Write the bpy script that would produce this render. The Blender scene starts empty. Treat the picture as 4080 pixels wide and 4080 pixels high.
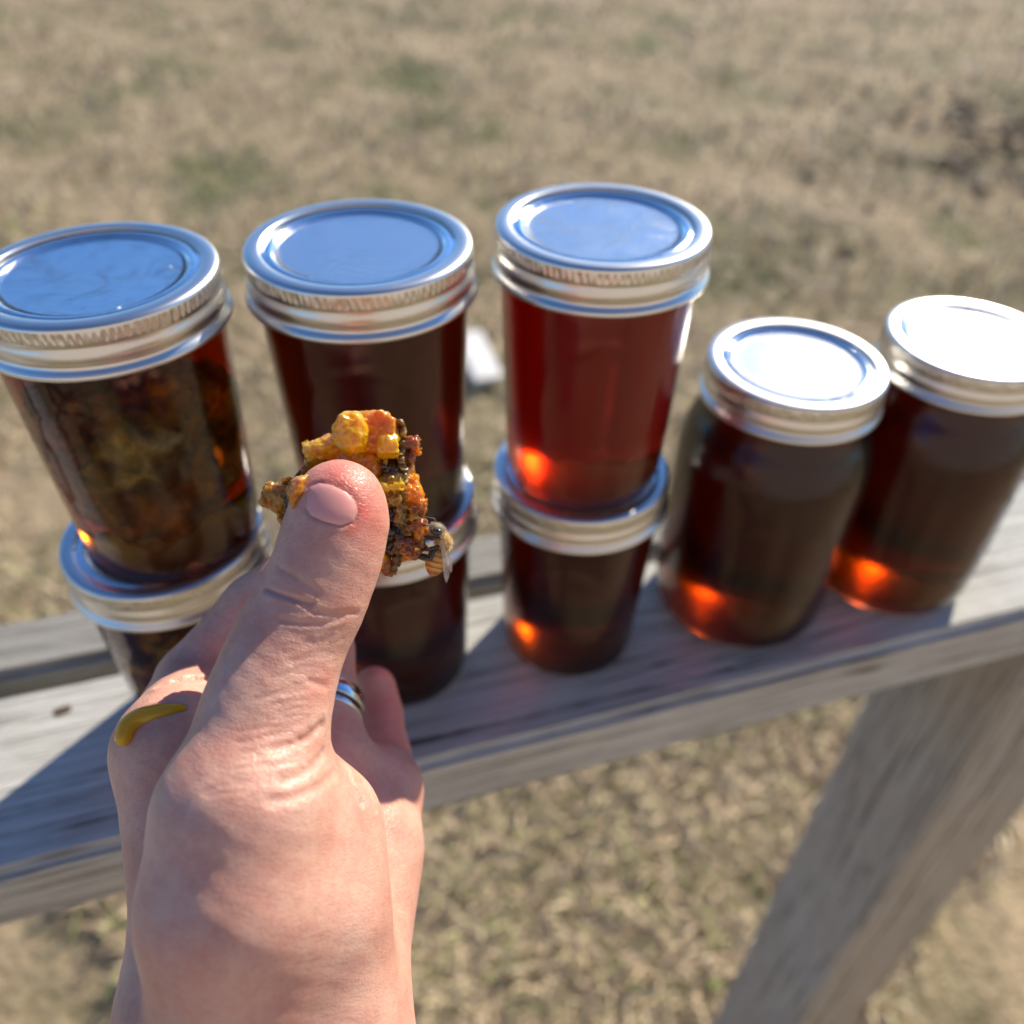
import bpy, bmesh, math, random
import numpy as np
from mathutils import Vector, Matrix, noise

# ------------------------------------------------------------------ camera, sky, sun, exposure
scene = bpy.context.scene
C = scene.collection
RT = 0.95                                   # height of the rail top above the lawn (m)
FPX = 3388.36                               # focal length in photo pixels (photo is 4080 wide)
CAM = Vector((0.02445, -0.195564, RT + 0.309325))
YAW, PITCH, ROLL = math.radians(17.807), math.radians(41.022), math.radians(1.167)
FW = Vector((math.sin(YAW)*math.cos(PITCH), math.cos(YAW)*math.cos(PITCH), -math.sin(PITCH)))
R0 = Vector((math.cos(YAW), -math.sin(YAW), 0)); U0 = R0.cross(FW)
RI = math.cos(ROLL)*R0 + math.sin(ROLL)*U0
UP = -math.sin(ROLL)*R0 + math.cos(ROLL)*U0
cam_data = bpy.data.cameras.new('camera'); cam = bpy.data.objects.new('camera', cam_data); C.objects.link(cam)
cam.matrix_world = Matrix(((RI.x, UP.x, -FW.x, CAM.x), (RI.y, UP.y, -FW.y, CAM.y), (RI.z, UP.z, -FW.z, CAM.z), (0, 0, 0, 1)))
cam_data.sensor_width = 36; cam_data.lens = 36*FPX/4080
cam_data.clip_start = 0.005; cam_data.clip_end = 500
cam_data.dof.use_dof = True; cam_data.dof.focus_distance = 0.196; cam_data.dof.aperture_fstop = 7.5
scene.camera = cam

SUN_AZ, SUN_EL = math.radians(51), math.radians(30.3)   # azimuth from +Y towards +X
sun_dir = Vector((math.sin(SUN_AZ)*math.cos(SUN_EL), math.cos(SUN_AZ)*math.cos(SUN_EL), math.sin(SUN_EL)))
world = bpy.data.worlds.new('World'); scene.world = world; world.use_nodes = True
wn = world.node_tree.nodes; wl = world.node_tree.links
sky = wn.new('ShaderNodeTexSky'); sky.sky_type = 'NISHITA'; sky.sun_disc = False
sky.sun_elevation = SUN_EL; sky.sun_rotation = SUN_AZ; sky.air_density = 1.0; sky.dust_density = 0.0; sky.ozone_density = 10.0; sky.altitude = 0
wl.new(sky.outputs[0], wn['Background'].inputs[0]); wn['Background'].inputs[1].default_value = 0.105
sl = bpy.data.lights.new('sun', 'SUN'); so = bpy.data.objects.new('sun', sl); C.objects.link(so)
sl.energy = 5.0; sl.angle = math.radians(0.53); sl.color = (1.0, 0.90, 0.74)
so.rotation_euler = sun_dir.to_track_quat('Z', 'Y').to_euler(); so.location = (2, 2, 4)

scene.view_settings.view_transform = 'Standard'; scene.view_settings.look = 'None'
scene.view_settings.gamma = 1; scene.view_settings.exposure = 0.7
scene.render.engine = 'CYCLES'
cy = scene.cycles
cy.use_denoising = True
try: cy.denoiser = 'OPENIMAGEDENOISE'
except Exception: pass
cy.max_bounces = 14; cy.transmission_bounces = 12; cy.transparent_max_bounces = 12
cy.diffuse_bounces = 3; cy.glossy_bounces = 5; cy.volume_bounces = 0
cy.caustics_refractive = True; cy.caustics_reflective = True
cy.sample_clamp_indirect = 12.0; cy.sample_clamp_direct = 0.0; cy.blur_glossy = 0.5

# ------------------------------------------------------------------ helpers
random.seed(5); RNG = np.random.default_rng(11)

def at(px, py, d):
    """camera-frame point in mm: photo pixel (px,py) at depth d mm"""
    return np.array([(px-2040)*d/FPX, -(py-2040)*d/FPX, d])
_M = np.array([[RI.x, UP.x, FW.x], [RI.y, UP.y, FW.y], [RI.z, UP.z, FW.z]])
def to_world(P):
    P = np.atleast_2d(np.asarray(P, float))
    return P @ _M.T * 0.001 + np.array(CAM)

def mesh_obj(name, verts, faces, mat, parent=None, smooth=True):
    me = bpy.data.meshes.new(name)
    me.from_pydata([tuple(v) for v in verts], [], [tuple(f) for f in faces])
    me.update()
    if smooth: me.shade_smooth()
    if mat: me.materials.append(mat)
    o = bpy.data.objects.new(name, me); C.objects.link(o)
    if parent: o.parent = parent
    return o
def bm_obj(name, bm, mat, parent=None, smooth=True):
    me = bpy.data.meshes.new(name); bm.to_mesh(me); bm.free()
    if smooth: me.shade_smooth()
    if mat: me.materials.append(mat)
    o = bpy.data.objects.new(name, me); C.objects.link(o)
    if parent: o.parent = parent
    return o
def np_mesh(name, V, F):
    me = bpy.data.meshes.new(name); V = np.asarray(V, np.float32); F = np.asarray(F, np.int32)
    k = F.shape[1]
    me.vertices.add(len(V)); me.vertices.foreach_set('co', V.ravel())
    me.loops.add(F.size); me.loops.foreach_set('vertex_index', F.ravel())
    me.polygons.add(len(F)); me.polygons.foreach_set('loop_start', np.arange(0, F.size, k, dtype=np.int32))
    me.polygons.foreach_set('loop_total', np.full(len(F), k, np.int32))
    me.update(calc_edges=True); me.validate()
    return me
def link(name, me, mat=None, parent=None):
    if mat and not me.materials: me.materials.append(mat)
    o = bpy.data.objects.new(name, me); C.objects.link(o)
    if parent: o.parent = parent
    return o
def tag(o, label=None, cat=None, group=None, kind=None):
    if label: o['label'] = label
    if cat: o['category'] = cat
    if group: o['group'] = group
    if kind: o['kind'] = kind
    return o
def empty(name, loc):
    o = bpy.data.objects.new(name, None); C.objects.link(o); o.location = loc; o.empty_display_size = .02
    return o

def mat_new(name):
    m = bpy.data.materials.new(name); m.use_nodes = True
    nt = m.node_tree; b = nt.nodes['Principled BSDF']
    return m, nt, b
def N(nt, t, **kw):
    n = nt.nodes.new(t)
    for k, v in kw.items():
        if k.startswith('i_'):
            key = k[2:].replace('_', ' ')
            n.inputs[key].default_value = v
        else: setattr(n, k, v)
    return n
def ramp(nt, stops, interp='LINEAR'):
    r = nt.nodes.new('ShaderNodeValToRGB'); e = r.color_ramp.elements; r.color_ramp.interpolation = interp
    while len(e) < len(stops): e.new(0.5)
    for i, (p, c) in enumerate(stops):
        e[i].position = p; e[i].color = (*c, 1) if len(c) == 3 else c
    return r
def mapped(nt, scale, coord='Object', rot=(0, 0, 0)):
    tc = nt.nodes.new('ShaderNodeTexCoord'); mp = nt.nodes.new('ShaderNodeMapping')
    mp.inputs['Scale'].default_value = scale; mp.inputs['Rotation'].default_value = rot
    nt.links.new(tc.outputs[coord], mp.inputs[0]); return mp
def noise_tex(nt, vec, scale, detail=4, rough=.55, dist=0):
    n = nt.nodes.new('ShaderNodeTexNoise'); n.inputs['Scale'].default_value = scale
    n.inputs['Detail'].default_value = detail; n.inputs['Roughness'].default_value = rough; n.inputs['Distortion'].default_value = dist
    nt.links.new(vec.outputs[0], n.inputs['Vector']); return n
def mixc(nt, a, b, fac, blend='MIX'):
    m = nt.nodes.new('ShaderNodeMix'); m.data_type = 'RGBA'; m.blend_type = blend
    for sock, v in ((m.inputs[6], a), (m.inputs[7], b), (m.inputs[0], fac)):
        if hasattr(v, 'is_output') or isinstance(v, bpy.types.NodeSocket): nt.links.new(v, sock)
        elif isinstance(v, (int, float)): sock.default_value = v
        else: sock.default_value = (*v, 1)
    return m.outputs[2]
def bump(nt, b, height, strength, dist, prev=None):
    bp = nt.nodes.new('ShaderNodeBump'); bp.inputs['Strength'].default_value = strength; bp.inputs['Distance'].default_value = dist
    nt.links.new(height, bp.inputs['Height'])
    if prev: nt.links.new(prev, bp.inputs['Normal'])
    nt.links.new(bp.outputs[0], b.inputs['Normal']); return bp.outputs[0]

# ------------------------------------------------------------------ materials
def mat_wood(name, light, dark, brown, axis='X', seed=0.0, brown_amt=.35):
    m, nt, b = mat_new(name)
    st = {'X': (1.2, 22, 22), 'Z': (22, 22, 1.2)}[axis]
    mp = mapped(nt, st); mp.inputs['Location'].default_value = (seed, seed*1.7, seed*.6)
    g1 = noise_tex(nt, mp, 9, 6, .62, .6)
    st2 = {'X': (3, 160, 160), 'Z': (160, 160, 3)}[axis]
    mp2 = mapped(nt, st2); g2 = noise_tex(nt, mp2, 6, 4, .6)
    mp3 = mapped(nt, (9, 9, 9)); mp3.inputs['Location'].default_value = (seed*2, 1, 0); g3 = noise_tex(nt, mp3, 1.5, 4, .6)
    r1 = ramp(nt, [(.3, dark), (.47, light), (.75, tuple(min(1, c*1.12) for c in light))]); nt.links.new(g1.outputs[0], r1.inputs[0])
    r2 = ramp(nt, [(.34, (.5, .48, .46)), (.5, (1, 1, 1))]); nt.links.new(g2.outputs[0], r2.inputs[0])
    c = mixc(nt, r1.outputs[0], r2.outputs[0], .55, 'MULTIPLY')
    r3 = ramp(nt, [(.45, (0, 0, 0)), (.7, (1, 1, 1))]); nt.links.new(g3.outputs[0], r3.inputs[0])
    mm = nt.nodes.new('ShaderNodeMath'); mm.operation = 'MULTIPLY'; mm.inputs[1].default_value = brown_amt; nt.links.new(r3.outputs[0], mm.inputs[0])
    c = mixc(nt, c, brown, mm.outputs[0])
    st4 = {'X': (.9, 75, 75), 'Z': (75, 75, .9)}[axis]
    mp4 = mapped(nt, st4); mp4.inputs['Location'].default_value = (seed*5, 2, seed); g4 = noise_tex(nt, mp4, 3.2, 3, .5, .35)
    r4 = ramp(nt, [(.0, (1, 1, 1)), (.478, (1, 1, 1)), (.492, (.22, .19, .16)), (.5, (.12, .10, .085)), (.508, (.22, .19, .16)), (.522, (1, 1, 1))]); nt.links.new(g4.outputs[0], r4.inputs[0])
    mk = ramp(nt, [(.40, (.1, .1, .1)), (.55, (1, 1, 1))]); nt.links.new(g3.outputs[0], mk.inputs[0])
    c = mixc(nt, c, r4.outputs[0], mk.outputs[0], 'MULTIPLY')
    nt.links.new(c, b.inputs['Base Color'])
    b.inputs['Roughness'].default_value = .8; b.inputs['Specular IOR Level'].default_value = .3
    p = bump(nt, b, g1.outputs[0], .8, .002); p = bump(nt, b, r4.outputs[0], .5, .0012, p); bump(nt, b, g2.outputs[0], .9, .0009, p)
    return m
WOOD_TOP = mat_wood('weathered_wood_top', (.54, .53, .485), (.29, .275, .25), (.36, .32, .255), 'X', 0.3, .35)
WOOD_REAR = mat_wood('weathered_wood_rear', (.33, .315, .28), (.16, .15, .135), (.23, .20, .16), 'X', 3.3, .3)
WOOD_POST = mat_wood('weathered_wood_post', (.46, .405, .335), (.26, .22, .175), (.50, .47, .42), 'Z', 7.1, .6)
WOOD_SIDE = mat_wood('weathered_wood_side', (.33, .315, .28), (.20, .19, .17), (.25, .22, .18), 'Z', 9.4, .5)

def mat_metal(name, base, rough, bump_amt=0, var=(.95, 1.06), smudge=False):
    m, nt, b = mat_new(name)
    b.inputs['Base Color'].default_value = (*base, 1); b.inputs['Metallic'].default_value = 1
    mp = mapped(nt, (1, 1, 1)); n = noise_tex(nt, mp, 60, 4, .6)
    r = nt.nodes.new('ShaderNodeMapRange'); r.inputs[1].default_value = .3; r.inputs[2].default_value = .7
    r.inputs[3].default_value = rough*var[0]; r.inputs[4].default_value = rough*var[1]
    nt.links.new(n.outputs[0], r.inputs[0]); nt.links.new(r.outputs[0], b.inputs['Roughness'])
    if smudge:
        ns = noise_tex(nt, mp, 75, 5, .7, 1.5); rs = ramp(nt, [(.5, (0, 0, 0)), (.66, (1, 1, 1))]); nt.links.new(ns.outputs[0], rs.inputs[0])
        ad = nt.nodes.new('ShaderNodeMath'); ad.operation = 'MULTIPLY_ADD'; ad.inputs[1].default_value = .07
        nt.links.new(rs.outputs[0], ad.inputs[0]); nt.links.new(r.outputs[0], ad.inputs[2]); nt.links.new(ad.outputs[0], b.inputs['Roughness'])
        nt.links.new(mixc(nt, base, tuple(c*.80 for c in base), rs.outputs[0]), b.inputs['Base Color'])
        mps = mapped(nt, (1, 14, 1), rot=(0, 0, .6)); nsc = noise_tex(nt, mps, 260, 2, .5); rsc = ramp(nt, [(.66, (0, 0, 0)), (.70, (1, 1, 1))]); nt.links.new(nsc.outputs[0], rsc.inputs[0])
        bump(nt, b, rsc.outputs[0], .12, .0002)
    if bump_amt:
        n2 = noise_tex(nt, mp, 420, 3, .6); bump(nt, b, n2.outputs[0], bump_amt, .0006)
    return m
BAND = mat_metal('tin_band', (.70, .68, .64), .33)
LID_WORN = mat_metal('lid_metal_worn', (.88, .88, .88), .075, smudge=True)
LID_SCUFFED = mat_metal('lid_metal_scuffed', (.88, .88, .88), .085)
LID = mat_metal('lid_metal', (.90, .90, .90), .10, 0, (.75, 1.4), True)
LID_DIMPLED = mat_metal('lid_metal_dimpled', (.90, .90, .90), .12, .16, smudge=False)
STEEL = mat_metal('ring_steel', (.62, .63, .65), .12)
m, nt, b = mat_new('ring_black'); b.inputs['Base Color'].default_value = (.015, .015, .017, 1); b.inputs['Roughness'].default_value = .3; INLAY = m

def mat_glass(rough=.2):
    m, nt, b = mat_new('jar_glass')
    b.inputs['Base Color'].default_value = (.97, .99, .98, 1); b.inputs['Roughness'].default_value = rough
    b.inputs['Transmission Weight'].default_value = 1; b.inputs['IOR'].default_value = 1.5
    mp = mapped(nt, (1, 1, 1)); n = noise_tex(nt, mp, 28, 2, .5); bump(nt, b, n.outputs[0], .10, .004)
    return m
GLASS = mat_glass(); GLASS_CLEAR = mat_glass(.1)
def mat_honey(name, col, dens):
    m = bpy.data.materials.new(name); m.use_nodes = True; nt = m.node_tree
    nt.nodes.remove(nt.nodes['Principled BSDF'])
    va = nt.nodes.new('ShaderNodeVolumeAbsorption'); va.inputs['Color'].default_value = (*col, 1); va.inputs['Density'].default_value = dens
    nt.links.new(va.outputs[0], nt.nodes['Material Output'].inputs['Volume'])
    return m
HONEY_DARK = mat_honey('dark_honey', (.84, .655, 0), 300)
HONEY_RED = mat_honey('red_honey', (.885, .44, .05), 220)
HONEY_AMBER = mat_honey('amber_honey', (.88, .66, .0), 250)
HONEY_PINT = mat_honey('pint_honey', (.845, .665, 0), 260)

def mat_wax(name, c1, c2, c3, sss=.5, rough=.22, coat=1.0, scale=300, rad=(.004, .0018, .0005), trans=0.0):
    m, nt, b = mat_new(name)
    mp = mapped(nt, (1, 1, 1)); n = noise_tex(nt, mp, scale, 4, .6, .4)
    r = ramp(nt, [(.32, c1), (.5, c2), (.68, c3)]); nt.links.new(n.outputs[0], r.inputs[0])
    nt.links.new(r.outputs[0], b.inputs['Base Color'])
    b.inputs['Subsurface Weight'].default_value = sss; b.inputs['Subsurface Radius'].default_value = rad; b.inputs['Subsurface Scale'].default_value = 1.0
    b.inputs['Roughness'].default_value = rough; b.inputs['Coat Weight'].default_value = coat; b.inputs['Coat Roughness'].default_value = .05
    b.inputs['Transmission Weight'].default_value = trans; b.inputs['IOR'].default_value = 1.4
    n2 = noise_tex(nt, mp, 650, 3, .6); p = bump(nt, b, n2.outputs[0], .22, .0004)
    nt.links.new(p, b.inputs['Coat Normal'])
    return m
WAX_YELLOW = mat_wax('wax_yellow', (.90, .36, .004), (1.0, .50, .008), (1.0, .62, .02), .8, .3, .8, 180, (.007, .0035, .0006), .35)
WAX_ORANGE = mat_wax('wax_orange', (.70, .17, .004), (.95, .33, .006), (1.0, .46, .012), .7, .3, .9, 180, (.007, .003, .0005), .4)
WAX_OLIVE = mat_wax('wax_olive', (.42, .22, .006), (.68, .38, .01), (.85, .52, .02), .6, .3, .9, 220, (.006, .0035, .0005), .35)
WAX_BROWN = mat_wax('wax_brown', (.34, .07, .004), (.62, .17, .008), (.85, .33, .02), .5, .28, 1, 240, (.005, .002, .0004), .4)
WAX_GOLD = mat_wax('wax_gold', (.10, .06, .012), (.38, .25, .06), (.62, .46, .18), .2, .3, .8, 600)
WAX_DARK = mat_wax('wax_dark', (.03, .016, .006), (.09, .05, .014), (.26, .17, .05), .2, .25, .8, 420)
WAX_RIB = mat_wax('wax_rib', (.03, .015, .005), (.16, .08, .016), (.52, .32, .07), .3, .4, .45, 330)
COMB_IN_JAR = mat_wax('comb_in_jar', (.035, .02, .006), (.24, .15, .035), (.66, .52, .22), .0, .6, 0, 75)

def mat_drip():
    m, nt, b = mat_new('honey_drip')
    b.inputs['Base Color'].default_value = (1.0, .48, .012, 1); b.inputs['Transmission Weight'].default_value = .3
    b.inputs['Roughness'].default_value = .03; b.inputs['IOR'].default_value = 1.49
    b.inputs['Subsurface Weight'].default_value = .8; b.inputs['Subsurface Radius'].default_value = (.006, .004, .0008); b.inputs['Subsurface Scale'].default_value = 1.0
    return m
DRIP = mat_drip()
FILM = mat_drip(); FILM.name = 'honey_film'; FILM.node_tree.nodes['Principled BSDF'].inputs['Base Color'].default_value = (.80, .36, .08, 1); FILM.node_tree.nodes['Principled BSDF'].inputs['Transmission Weight'].default_value = 1.0

def mat_skin():
    m, nt, b = mat_new('skin')
    mp = mapped(nt, (1, 1, 1))
    n1 = noise_tex(nt, mp, 55, 4, .6); n2 = noise_tex(nt, mp, 700, 3, .6)
    r = ramp(nt, [(.28, (.55, .265, .19)), (.5, (.66, .375, .275)), (.74, (.72, .455, .345))]); nt.links.new(n1.outputs[0], r.inputs[0])
    nb_ = noise_tex(nt, mp, 130, 5, .7, .4); rb_ = ramp(nt, [(.42, (0, 0, 0)), (.68, (.5, .5, .5))]); nt.links.new(nb_.outputs[0], rb_.inputs[0])
    at_ = nt.nodes.new('ShaderNodeAttribute'); at_.attribute_name = 'blush'
    c0 = mixc(nt, r.outputs[0], (.60, .25, .19), rb_.outputs[0])
    c = mixc(nt, c0, (.66, .13, .09), at_.outputs['Fac'])
    sp = ramp(nt, [(.35, (.86, .80, .78)), (.6, (1, 1, 1))]); nt.links.new(n2.outputs[0], sp.inputs[0])
    c = mixc(nt, c, sp.outputs[0], .5, 'MULTIPLY')
    nt.links.new(c, b.inputs['Base Color'])
    b.inputs['Subsurface Weight'].default_value = .45; b.inputs['Subsurface Radius'].default_value = (.0055, .0018, .0008); b.inputs['Subsurface Scale'].default_value = 1.0
    b.inputs['Roughness'].default_value = .42; b.inputs['Specular IOR Level'].default_value = .45
    # fine transverse skin lines: noise squeezed along the thumb
    uv = nt.nodes.new('ShaderNodeAttribute'); uv.attribute_name = 'handco'
    mp2 = nt.nodes.new('ShaderNodeMapping'); nt.links.new(uv.outputs['Vector'], mp2.inputs[0]); mp2.inputs['Scale'].default_value = (.16, .95, .3)
    n3 = nt.nodes.new('ShaderNodeTexNoise'); n3.inputs['Scale'].default_value = 1.15; n3.inputs['Detail'].default_value = 3; n3.inputs['Distortion'].default_value = .5
    nt.links.new(mp2.outputs[0], n3.inputs['Vector'])
    vo = nt.nodes.new('ShaderNodeTexVoronoi'); vo.feature = 'DISTANCE_TO_EDGE'; vo.inputs['Scale'].default_value = 1.3
    mp4 = nt.nodes.new('ShaderNodeMapping'); nt.links.new(uv.outputs['Vector'], mp4.inputs[0]); mp4.inputs['Scale'].default_value = (.55, 1.1, .8)
    nt.links.new(mp4.outputs[0], vo.inputs['Vector'])
    vr = ramp(nt, [(0, (0, 0, 0)), (.12, (1, 1, 1))]); nt.links.new(vo.outputs['Distance'], vr.inputs[0])
    p = bump(nt, b, n3.outputs[0], .28, .0004)
    p = bump(nt, b, vr.outputs[0], .38, .00015, p)
    bump(nt, b, n2.outputs[0], .16, .0001, p)
    return m
SKIN = mat_skin()
m, nt, b = mat_new('nail'); b.inputs['Base Color'].default_value = (.80, .36, .30, 1); b.inputs['Roughness'].default_value = .26
b.inputs['Subsurface Weight'].default_value = .4; b.inputs['Subsurface Radius'].default_value = (.003, .0012, .0008); b.inputs['Subsurface Scale'].default_value = 1.0
NAIL = m

# ------------------------------------------------------------------ the lawn
def mat_ground():
    m, nt, b = mat_new('dry_lawn')
    mp = mapped(nt, (1, 1, 1))
    n1 = noise_tex(nt, mp, 1.6, 6, .62, .5); n2 = noise_tex(nt, mp, 14, 5, .65); n3 = noise_tex(nt, mp, 90, 4, .7)
    r1 = ramp(nt, [(.34, (.21, .215, .10)), (.43, (.36, .305, .185)), (.52, (.50, .39, .25)), (.62, (.56, .44, .295)), (.72, (.40, .295, .19))]); nt.links.new(n1.outputs[0], r1.inputs[0])
    r2 = ramp(nt, [(.30, (.40, .42, .34)), (.5, (.9, .9, .88)), (.7, (1.15, 1.1, 1.05))]); nt.links.new(n2.outputs[0], r2.inputs[0])
    r3 = ramp(nt, [(.32, (.35, .33, .30)), (.55, (1, 1, 1))]); nt.links.new(n3.outputs[0], r3.inputs[0])
    c = mixc(nt, r1.outputs[0], r2.outputs[0], .8, 'MULTIPLY'); c = mixc(nt, c, r3.outputs[0], .8, 'MULTIPLY')
    nt.links.new(c, b.inputs['Base Color']); b.inputs['Roughness'].default_value = .95; b.inputs['Specular IOR Level'].default_value = .1
    p = bump(nt, b, n2.outputs[0], .8, .03); bump(nt, b, n3.outputs[0], 1, .012, p)
    return m
gx = np.linspace(-14, 22, 73); gy = np.linspace(-8, 30, 77)
GX, GY = np.meshgrid(gx, gy)
GZ = .012*np.sin(GX*1.7+.4)*np.cos(GY*1.3) + .008*np.sin(GX*4.1+GY*3.3)
gv = np.stack([GX.ravel(), GY.ravel(), GZ.ravel()], 1)
# outer skirt to the horizon
idx = np.arange(len(gv)).reshape(GX.shape)
gf = np.stack([idx[:-1, :-1].ravel(), idx[:-1, 1:].ravel(), idx[1:, 1:].ravel(), idx[1:, :-1].ravel()], 1)
ring_in = list(idx[0, :]) + list(idx[1:, -1]) + list(idx[-1, -2::-1]) + list(idx[-2:0:-1, 0])
base = len(gv); outer = []
for i in ring_in:
    x, y, _ = gv[i]; dx, dy = x-4, y-11; l = math.hypot(dx, dy); outer.append((4+dx/l*320, 11+dy/l*320, 0))
gv = np.vstack([gv, outer]); n = len(ring_in)
gf2 = [(ring_in[i], base+i, base+(i+1) % n, ring_in[(i+1) % n]) for i in range(n)]
ground = link('lawn', np_mesh('lawn', gv, np.vstack([gf, gf2])), mat_ground()); ground.data.shade_smooth()
tag(ground, kind='structure')

def mat_blades():
    m, nt, b = mat_new('grass_blades')
    g = nt.nodes.new('ShaderNodeNewGeometry')
    r = ramp(nt, [(0, (.38, .27, .165)), (.35, (.54, .42, .265)), (.62, (.66, .53, .36)), (.80, (.47, .375, .22)), (.9, (.20, .24, .07)), (1, (.28, .31, .10))])
    nt.links.new(g.outputs['Random Per Island'], r.inputs[0]); nt.links.new(r.outputs[0], b.inputs['Base Color'])
    b.inputs['Roughness'].default_value = .6; b.inputs['Specular IOR Level'].default_value = .3
    return m
nb = 150000
d = 0.25 * (34.0 ** RNG.random(nb)); a = np.radians(18 + (RNG.random(nb)-.5)*92)
bx = .02 + d*np.sin(a); by = -.25 + d*np.cos(a)
cl = np.sin(bx*5.3+1)*np.cos(by*4.1)+np.sin(bx*11+by*7)*.6
keep = RNG.random(nb) < .45+.3*cl; bx, by, d = bx[keep], by[keep], d[keep]; nb = len(bx)
L = (.03+.055*RNG.random(nb))*(1+.06*d); Wd = (.0012+.0016*RNG.random(nb))*(1+.22*d); th = RNG.random(nb)*2*np.pi
lean = .35+.9*RNG.random(nb)
dxn, dyn = np.cos(th), np.sin(th)
gz = .012*np.sin(bx*1.7+.4)*np.cos(by*1.3) + .008*np.sin(bx*4.1+by*3.3)
p0 = np.stack([bx, by, gz-.004], 1); sd = np.stack([-dyn, dxn, 0*dxn], 1)*Wd[:, None]
mid = p0 + np.stack([dxn*L*.45*np.sin(lean), dyn*L*.45*np.sin(lean), L*.5*np.cos(lean)], 1)
tipp = p0 + np.stack([dxn*L*np.sin(lean)*1.05, dyn*L*np.sin(lean)*1.05, L*.72*np.cos(lean)], 1)
V = np.concatenate([p0-sd, p0+sd, mid-sd*.8, mid+sd*.8, tipp], 0); i0 = np.arange(nb)
F = np.concatenate([np.stack([i0, i0+nb, i0+3*nb], 1), np.stack([i0, i0+3*nb, i0+2*nb], 1), np.stack([i0+2*nb, i0+3*nb, i0+4*nb], 1)], 0)
gr = link('dry_grass', np_mesh('dry_grass', V, F), mat_blades())
tag(gr, 'dry tan winter grass with green flecks covering the ground', 'grass', kind='stuff')

# leaf litter in the far right corner
nl = 420
lx = 3.75 + RNG.normal(0, .55, nl); ly = 2.75 + RNG.normal(0, .45, nl); lz = .012+RNG.random(nl)*.035; ls = .025+.035*RNG.random(nl); la = RNG.random(nl)*6.28; tl = (RNG.random((nl, 2))-.5)*1.2
V = []; F = []
for i in range(nl):
    ca, sa = math.cos(la[i]), math.sin(la[i]); k = len(V)
    for (u, v, w) in ((-1, 0, 0), (-.3, -.5, .15), (.5, -.42, .2), (1.1, 0, 0), (.5, .42, .2), (-.3, .5, .15)):
        x, y = u*ca-v*sa, u*sa+v*ca
        V.append((lx[i]+x*ls[i], ly[i]+y*ls[i], lz[i]+ls[i]*(w+x*tl[i, 0]*.5+y*tl[i, 1]*.5)))
    F += [(k, k+1, k+4, k+5), (k+1, k+2, k+3, k+4)]
m, nt, b = mat_new('leaf_litter'); g = nt.nodes.new('ShaderNodeNewGeometry')
r = ramp(nt, [(0, (.03, .022, .016)), (.5, (.075, .05, .034)), (.85, (.13, .09, .062)), (1, (.22, .17, .13))]); nt.links.new(g.outputs['Random Per Island'], r.inputs[0]); nt.links.new(r.outputs[0], b.inputs['Base Color']); b.inputs['Roughness'].default_value = .9; b.inputs['Specular IOR Level'].default_value = .1
lo = link('leaf_litter', np_mesh('leaf_litter', V, F), m); tag(lo, 'dark brown dead leaves lying on the grass in the upper right', 'leaves', kind='stuff')

def rock(name, loc, sx, sy, sz, rz, seed, mat):
    bm = bmesh.new(); bmesh.ops.create_icosphere(bm, subdivisions=3, radius=1)
    for v in bm.verts:
        nn = noise.noise(v.co*1.3+Vector((seed, 0, 0)))*.25+noise.noise(v.co*4+Vector((0, seed, 0)))*.06
        q = v.co*(1+nn)
        v.co = Vector((math.copysign(abs(q.x)**.7, q.x)*sx, math.copysign(abs(q.y)**.7, q.y)*sy, q.z*sz))
    o = bm_obj(name, bm, mat); o.location = loc; o.rotation_euler = (0, 0, rz); return o
m, nt, b = mat_new('pale_stone'); mp = mapped(nt, (1, 1, 1)); n1 = noise_tex(nt, mp, 30, 4, .6)
r = ramp(nt, [(.3, (.58, .56, .52)), (.6, (.80, .79, .76))]); nt.links.new(n1.outputs[0], r.inputs[0]); nt.links.new(r.outputs[0], b.inputs['Base Color']); b.inputs['Roughness'].default_value = .8
STONE = m
# white offcut lying behind the second and third stacks
bm = bmesh.new(); bmesh.ops.create_cube(bm, size=1)
for v in bm.verts: v.co = Vector((v.co.x*.085+v.co.y*.02, v.co.y*.21, v.co.z*.018))
bmesh.ops.bevel(bm, geom=bm.edges[:], offset=.003, segments=2, affect='EDGES')
oc = bm_obj('wood_offcut', bm, STONE, smooth=False); oc.location = (.553, 1.79, .040); oc.rotation_euler = (math.radians(9), math.radians(4), math.radians(8))
tag(oc, 'white offcut lying on the grass between the second and third jar stacks', 'offcut')
s1 = rock('pale_stone', (2.92, 2.18, .02), .05, .045, .04, .5, 3, STONE); tag(s1, 'small pale stone on the ground at the right edge beyond the pint jars', 'stone')

# ------------------------------------------------------------------ railing
def board(name, size, loc, mat, parent, long_axis, seed, bev=.003, wob=.0007):
    sx, sy, sz = size; bm = bmesh.new(); bmesh.ops.create_cube(bm, size=1)
    for v in bm.verts: v.co = Vector((v.co.x*sx, v.co.y*sy, v.co.z*sz))
    bmesh.ops.bevel(bm, geom=bm.edges[:], offset=bev, segments=3, affect='EDGES')
    ax = 'xyz'.index(long_axis); Ln = size[ax]; k = int(Ln/(.02 if Ln < 4 else .5))
    for i in range(1, k):
        c = -Ln/2 + Ln*i/k; co = [0, 0, 0]; co[ax] = c; no = [0, 0, 0]; no[ax] = 1
        bmesh.ops.bisect_plane(bm, geom=bm.verts[:]+bm.edges[:]+bm.faces[:], plane_co=co, plane_no=no)
    for v in bm.verts:
        q = v.co*9+Vector((seed, seed*2, 0)); a = noise.noise_vector(q)*wob + noise.noise_vector(q*4)*wob*.5
        v.co += a
    o = bm_obj(name, bm, mat, parent, smooth=False); o.location = loc
    return o
rail = empty('wooden_railing', (.3, .05, 0))
tag(rail, 'weathered grey wooden railing the jars stand on', 'railing')
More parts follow.
